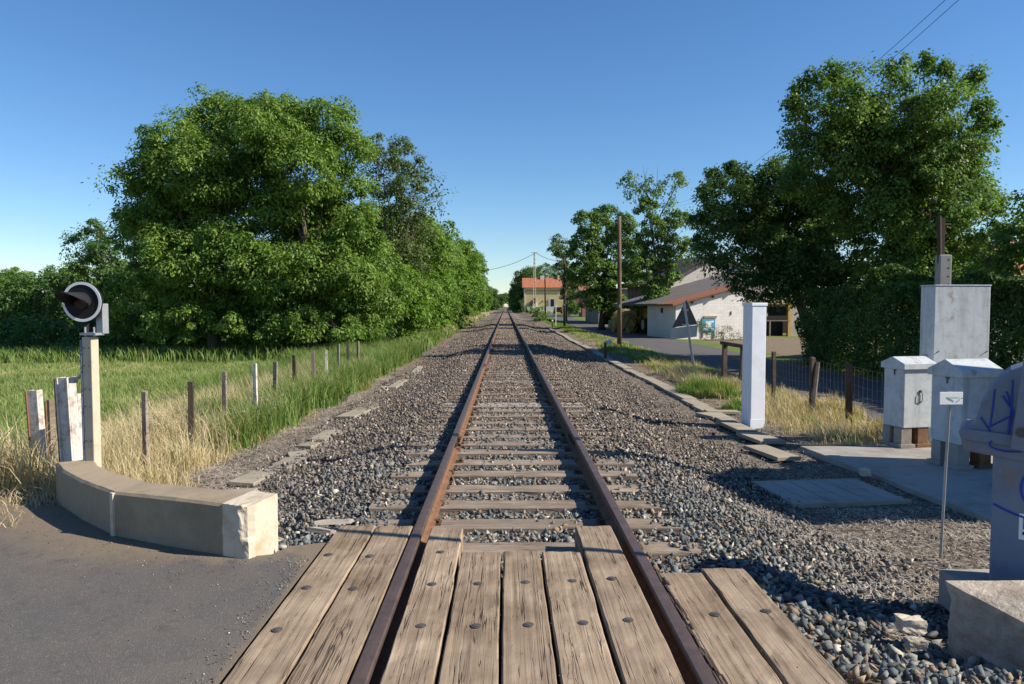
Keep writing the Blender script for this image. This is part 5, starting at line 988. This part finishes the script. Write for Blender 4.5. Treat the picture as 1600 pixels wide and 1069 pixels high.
# hedge along the lane: box of leaves
def hedge(name, lab, x0, x1, y0, y1, zb, ztop, mat, n, leaf=.11, group=None):
    g = np.random.default_rng(77); o = thing(name, lab, 'hedge', (x0, y0, zb)); f = g.random(n)
    u = g.random(n); v = g.random(n); w_ = g.random(n); face = g.choice(4, n, p=[.42, .34, .1, .14]); dpt = g.random(n) ** 2 * .5
    yy = y0 + (y1 - y0) * u; xx = x0 + (x1 - x0) * v; zz = zb + (ztop - zb) * w_; bulge = .6 * (vnoise(yy, zz, .7, 41) - .5) + .8 * (vnoise(yy, zz, 2.2, 42) - .5)
    tv = .7 * (vnoise(xx, yy, .7, 43) - .5) + 1.0 * (vnoise(xx, yy, 2.6, 44) - .5)
    P_ = np.where((face == 0)[:, None], np.stack([x0 + dpt + bulge, yy, zz], -1), np.where((face == 1)[:, None], np.stack([xx, yy, ztop - dpt * .6 + tv], -1), np.where((face == 2)[:, None], np.stack([xx, y0 + dpt + bulge, zz], -1), np.stack([x0 + .3 + (x1 - x0 - .3) * v, yy, zz], -1))))
    N_ = np.where((face == 0)[:, None], [[-1., 0, .3]], np.where((face == 1)[:, None], [[0, 0, 1.]], [[0, -1., .3]])) * .7
    V, Fq = leaves(P_, N_, np.full(n, leaf), .6, g); mesh_np('foliage', V - np.array([x0, y0, zb]), Fq, 4, mat, o); s_ = MB()
    for k in range(int((y1 - y0) / 1.2)): s_.tube([((x1 - x0) / 2 + random.uniform(-.2, .2), .6 + k * 1.2, 0), ((x1 - x0) / 2, .6 + k * 1.2 + random.uniform(-.3, .3), (ztop - zb) * .8)], [.06, .03], 6)
    s_.build('stems', 'bark', o); return o
hedge('clipped_hedge', 'long dark evergreen hedge along the lane beneath the right trees', 11.6, 13.4, 12.5, 29.5, -.6, 2.3, 'hedge', 150000, .10)

# ------------------------------------------------------------------ grass and weeds
def blades(name, x, y, h, wdt, mat, lean=.35, kind='stuff', parent=None, bend=True):
    n = len(x); z = height(x, y) - .01; a = rng.uniform(0, 2 * math.pi, n); ln = rng.normal(size=(n, 2)) * lean * h[:, None] * .7; ln[:, 0] -= .12 * h
    bx, by = np.cos(a) * wdt * .5, np.sin(a) * wdt * .5; b0 = np.stack([x - bx, y - by, z], -1); b1 = np.stack([x + bx, y + by, z], -1)
    m0 = np.stack([x + ln[:, 0] * .35 + bx * .8, y + ln[:, 1] * .35 + by * .8, z + h * .6], -1); tp = np.stack([x + ln[:, 0], y + ln[:, 1], z + h * .95], -1)
    m1 = m0 - np.stack([bx * 1.6, by * 1.6, 0 * bx], -1)
    V = np.stack([b0, b1, m0, m1, tp], 1).reshape(-1, 3); i0 = (np.arange(n) * 5)[:, None]
    me_q = i0 + np.array([[0, 1, 2, 3]]); me_t = i0 + np.array([[3, 2, 4]])
    me = bpy.data.meshes.new(name); me.vertices.add(len(V)); me.vertices.foreach_set('co', np.ascontiguousarray(V, np.float32).ravel())
    loops = np.concatenate([me_q.ravel(), me_t.ravel()]).astype(np.int32); me.loops.add(len(loops)); me.loops.foreach_set('vertex_index', loops)
    starts = np.concatenate([np.arange(n) * 4, n * 4 + np.arange(n) * 3]).astype(np.int32); me.polygons.add(2 * n); me.polygons.foreach_set('loop_start', starts); me.update(calc_edges=True)
    me.materials.append(M[mat]); o = bpy.data.objects.new(name, me); COL.objects.link(o); 
    if kind: o['kind'] = kind
    return o
def field(n, x0, x1, y0, y1, prob, pw=1.):
    x = rng.uniform(x0, x1, n); y = y0 + (y1 - y0) * rng.random(n) ** pw; k = rng.random(n) < prob(x, y); return x[k], y[k]
# left verge: dry grass near, green behind
def cl(x, y, s, sd): return vnoise(x, y, s, sd)
x, y = field(150000, -7., -3.5, 6.6, 24, lambda x, y: np.clip(sst(3.55, 4.1, -x + (cl(x, y, 1.1, 50) - .5) * .6) * (1 - .9 * sst(11.5, 15, y + (cl(x, y, 2., 51) - .5) * 4 - np.maximum(0, -x - 4.2) * 3.)) * (.15 + 1.1 * cl(x, y, .35, 52) ** 2) * (1 - .75 * sst(5.2, 6.5, -x)), 0, 1), 1.3)
blades('dry_grass', x, y, (.10 + .55 * rng.random(len(x)) ** 1.4 * sst(3.6, 4.5, -x)) * (.4 + 1.0 * cl(x, y, .5, 53)), .009, 'dry', .6)
x, y = field(130000, -8., -3.7, 9.5, 34, lambda x, y: np.clip(sst(3.75, 4.2, -x + (cl(x, y, 1.3, 54) - .5) * .7) * sst(10., 12.5, y + (cl(x, y, 1.6, 55) - .5) * 3 - np.maximum(0, -x - 4.3) * 2) * (.3 + cl(x, y, .5, 56)), 0, 1), 1.2)
blades('green_grass', x, y, (.16 + .55 * rng.random(len(x))) * (.45 + .95 * cl(x, y, .9, 57)), .016, 'green_grass', .4)
x, y = field(26000, -4.6, -3.45, 10.5, 30, lambda x, y: sst(3.5, 3.9, -x + .5 * (cl(x, y, .7, 82) - .5)) * sst(10.5, 13, y + 3 * (cl(x, y, 1.1, 83) - .5))); blades('verge_weeds', x, y, (.2 + .5 * rng.random(len(x))) * (.4 + 1. * cl(x, y, .6, 84)), .02, 'green_grass', .5)
x, y = field(15000, -6.8, -3.9, 10, 30, lambda x, y: .5 * sst(.4, .7, cl(x, y, 1.2, 58))); blades('tall_dry_stems', x, y, .45 + .35 * rng.random(len(x)), .010, 'dry', .25)
# meadow
x, y = field(330000, -30, -4.7, 6.8, 36, lambda x, y: np.clip((.5 + .6 * cl(x, y, 1.5, 60)) * (-x < y * .9 + 5), 0, 1), 1.25)
blades('meadow_grass', x, y, (.06 + .19 * rng.random(len(x)) ** 1.6) * (.6 + .8 * cl(x, y, 1.5, 61)), .019, 'meadow', .5)
x, y = field(9000, -30, -6, 31, 37, lambda x, y: .7 + 0 * x); blades('edge_weeds', x, y, .35 + .45 * rng.random(len(x)), .05, 'green_grass', .4)
x, y = field(50000, -9, -3.6, 30, 150, lambda x, y: np.clip(sst(3.9, 5., -x + (cl(x, y, 3., 62) - .5)) * .8, 0, 1), 1.6)
blades('verge_grass', x, y, (.2 + .5 * rng.random(len(x))) * (.5 + .8 * cl(x, y, 3., 63)), .05, 'green_grass', .4)
x, y = field(16000, -8, -3.8, 55, 190, lambda x, y: sst(4., 5.2, -x)); blades('far_dry_grass', x, y, .3 + .5 * rng.random(len(x)), .09, 'dry', .4)
# behind the wall, left foreground dry tufts
x, y = field(26000, -6.5, -3.4, 5.9, 8.4, lambda x, y: np.clip((y > wall_y(x) + .28) * (.1 + 1.2 * cl(x, y, .3, 64) ** 2) * sst(3.5, 4.1, -x), 0, 1)); blades('dry_grass', x, y, .12 + .4 * rng.random(len(x)), .008, 'dry', .5)
x, y = field(6000, -8, -3.7, 4.6, 7.4, lambda x, y: np.clip((wall_y(x) - y < .9) * (cl(x, y, .3, 65) > .5) * .9, 0, 1)); blades('dry_grass', x, y, .04 + .14 * rng.random(len(x)), .006, 'dry', .9)
# right verges
x, y = field(70000, 4.25, 6.7, 9.6, 26, lambda x, y: np.clip(sst(4.3, 4.9, x + (cl(x, y, .8, 66) - .5) * .5) * (.12 + 1.2 * cl(x, y, .35, 67) ** 1.7) * (1 - sst(6.3, 6.7, x)) * ~((y < 10.6) & (x < 8)), 0, 1), 1.2)
blades('dry_grass', x, y, (.04 + .34 * rng.random(len(x)) ** 2) * (.3 + 1.1 * cl(x, y, .5, 68)), .010, 'dry', .5)
x, y = field(70000, 4.2, 6.9, 22, 110, lambda x, y: np.clip(sst(4.5, 5., x + (cl(x, y, 1.4, 69) - .5) * .8) * (1 - sst(6.6, 6.9, x)), 0, 1), 1.5)
blades('green_grass', x, y, .06 + .14 * rng.random(len(x)), .025, 'green_grass', .5)
x, y = field(16000, 4.2, 6.9, 18, 60, lambda x, y: .6 * (1 - sst(.4, .6, cl(x, y, 1.5, 70))) * sst(4.4, 4.9, x), 1.3); blades('dry_grass', x, y, .08 + .2 * rng.random(len(x)), .02, 'dry', .5)
def weed(cx, cy, r, h, n, mat, lab, wdt=.016, leafy=True):
    a = rng.uniform(0, 2 * math.pi, n); rr = r * np.sqrt(rng.random(n)); x = cx + np.cos(a) * rr; y = cy + np.sin(a) * rr * 1.3; hh = h * (1 - .5 * (rr / r) ** 2) * rng.uniform(.15, 1.1, n) * (.5 + .9 * vnoise(x, y, .22, 90)); kk = rng.random(n) < .25 + .9 * vnoise(x, y, .3, 91); x, y, hh = x[kk], y[kk], hh[kk]
    o = blades('weed_clump', x, y, hh, wdt, mat, .35, None); tag(o, lab, 'weeds', 'weed clumps on the verges'); 
    return o
for (px, py, r, h, n, mt, lab) in ((1110, 618, .75, .52, 6000, 'green_grass', 'bushy green weed clump left of the white column'), (1152, 640, .3, .3, 900, 'green_grass', 'small green weed near the foot of the white column'), (1018, 566, .35, .42, 700, 'oak', 'dark thin weed growing beside the trough line'), (1262, 665, .25, .22, 600, 'green_grass', 'small green tuft in front of the mesh fence'), (1325, 690, .22, .2, 400, 'green_grass', 'tiny green sprout beside the slab'), (1300, 640, .6, .5, 2500, 'dry', 'brown dry tussock at the foot of the mesh fence posts'), (1390, 676, .35, .4, 1200, 'dry', 'dry tuft behind the left gabled cabinet'), (440, 640, .8, .55, 5000, 'green_grass', 'tall green weeds on the left verge below the fence'), (520, 612, .9, .5, 5000, 'green_grass', 'green weeds farther up the left verge'), (960, 548, .8, .35, 1500, 'green_grass', 'green tuft at the foot of the nearest telegraph pole')):
    p = gz(px, py, -.45); weed(p.x, p.y, r, h, n, mt, lab)
x, y = field(9000, -6.2, -3.9, 7.5, 22, lambda x, y: .2 + .8 * (cl(x, y, .5, 81) > .5)); blades('tall_dry_stems', x, y, .35 + .45 * rng.random(len(x)), .008, 'dry', .35)
# white flower heads in the verge
n = 60; x = rng.uniform(-5., -4., n); y = rng.uniform(9.5, 16, n); z = height(x, y) + rng.uniform(.35, .6, n)
k = 14; PP = np.repeat(np.stack([x, y, z], -1), k, 0) + rng.normal(size=(n * k, 3)) * np.array([.02, .02, .006]); V, Fq = leaves(PP, np.tile([[0, 0, 1.]], (len(PP), 1)), np.full(len(PP), .012), .9); tag(mesh_np('flower_heads', V, Fq, 4, 'flower'), kind='stuff')
# dead stems and litter on the gravel
def litter(name, n, x0, x1, y0, y1, prob, L):
    x, y = field(n, x0, x1, y0, y1, prob); n = len(x); a = rng.uniform(0, 2 * math.pi, n); l_ = L * rng.uniform(.4, 1.3, n); z = height(x, y) + .018 + rng.random(n) * .02
    dx, dy = np.cos(a) * l_, np.sin(a) * l_; wx, wy = -np.sin(a) * .0035, np.cos(a) * .0035; dz = rng.normal(size=n) * .012
    V = np.stack([np.stack([x - dx - wx, y - dy - wy, z - dz], -1), np.stack([x - dx + wx, y - dy + wy, z - dz], -1), np.stack([x + dx, y + dy, z + dz], -1)], 1).reshape(-1, 3); return tag(mesh_np(name, V, np.arange(3 * n).reshape(-1, 3), 3, 'litter'), kind='stuff')
litter('dry_litter', 9000, 2.2, 4.6, 4.3, 7.4, lambda x, y: .2 + .8 * (cl(x, y, .5, 71) > .45), .05)
litter('dry_litter', 12000, -4.3, -2.6, 6.5, 22, lambda x, y: .25 + .75 * (cl(x, y, .8, 72) > .5), .07)
litter('dry_litter', 26000, -4.6, -3.3, 6.6, 24, lambda x, y: .3 + .7 * (cl(x, y, .6, 74) > .4), .09)
litter('dry_litter', 12000, 4.2, 6.4, 9.8, 22, lambda x, y: .3 + .7 * (cl(x, y, .6, 75) > .4), .09)
litter('dry_litter', 5000, 2.6, 4.4, 9, 22, lambda x, y: .5 + 0 * x, .05)
litter('dry_litter', 5000, -6, -2., 4.6, 7., lambda x, y: (np.abs(wall_y(x) - y) < .6) * .9, .04)

# every thing's Empty goes to the middle of its base
bpy.context.view_layer.update()
for o in list(COL.objects):
    if o.type != 'EMPTY' or o.parent or not o.children: continue
    if o.location.length > .01 and abs(o.location.z) > .001: continue
    lo = Vector((1e9,) * 3); hi = Vector((-1e9,) * 3)
    for ch in o.children_recursive:
        for c in ch.bound_box:
            q = ch.matrix_world @ Vector(c)
            for i in range(3): lo[i] = min(lo[i], q[i]); hi[i] = max(hi[i], q[i])
    new = Vector(((lo.x + hi.x) / 2, (lo.y + hi.y) / 2, lo.z)); d = o.rotation_euler.to_matrix().inverted() @ (o.location - new); o.location = new
    for ch in o.children: ch.location = ch.location + d

for o in COL.objects:
    if o.name.startswith(('trough_block', 'concrete_slab', 'concrete_footing')) and not o.parent: o['kind'] = 'thing'
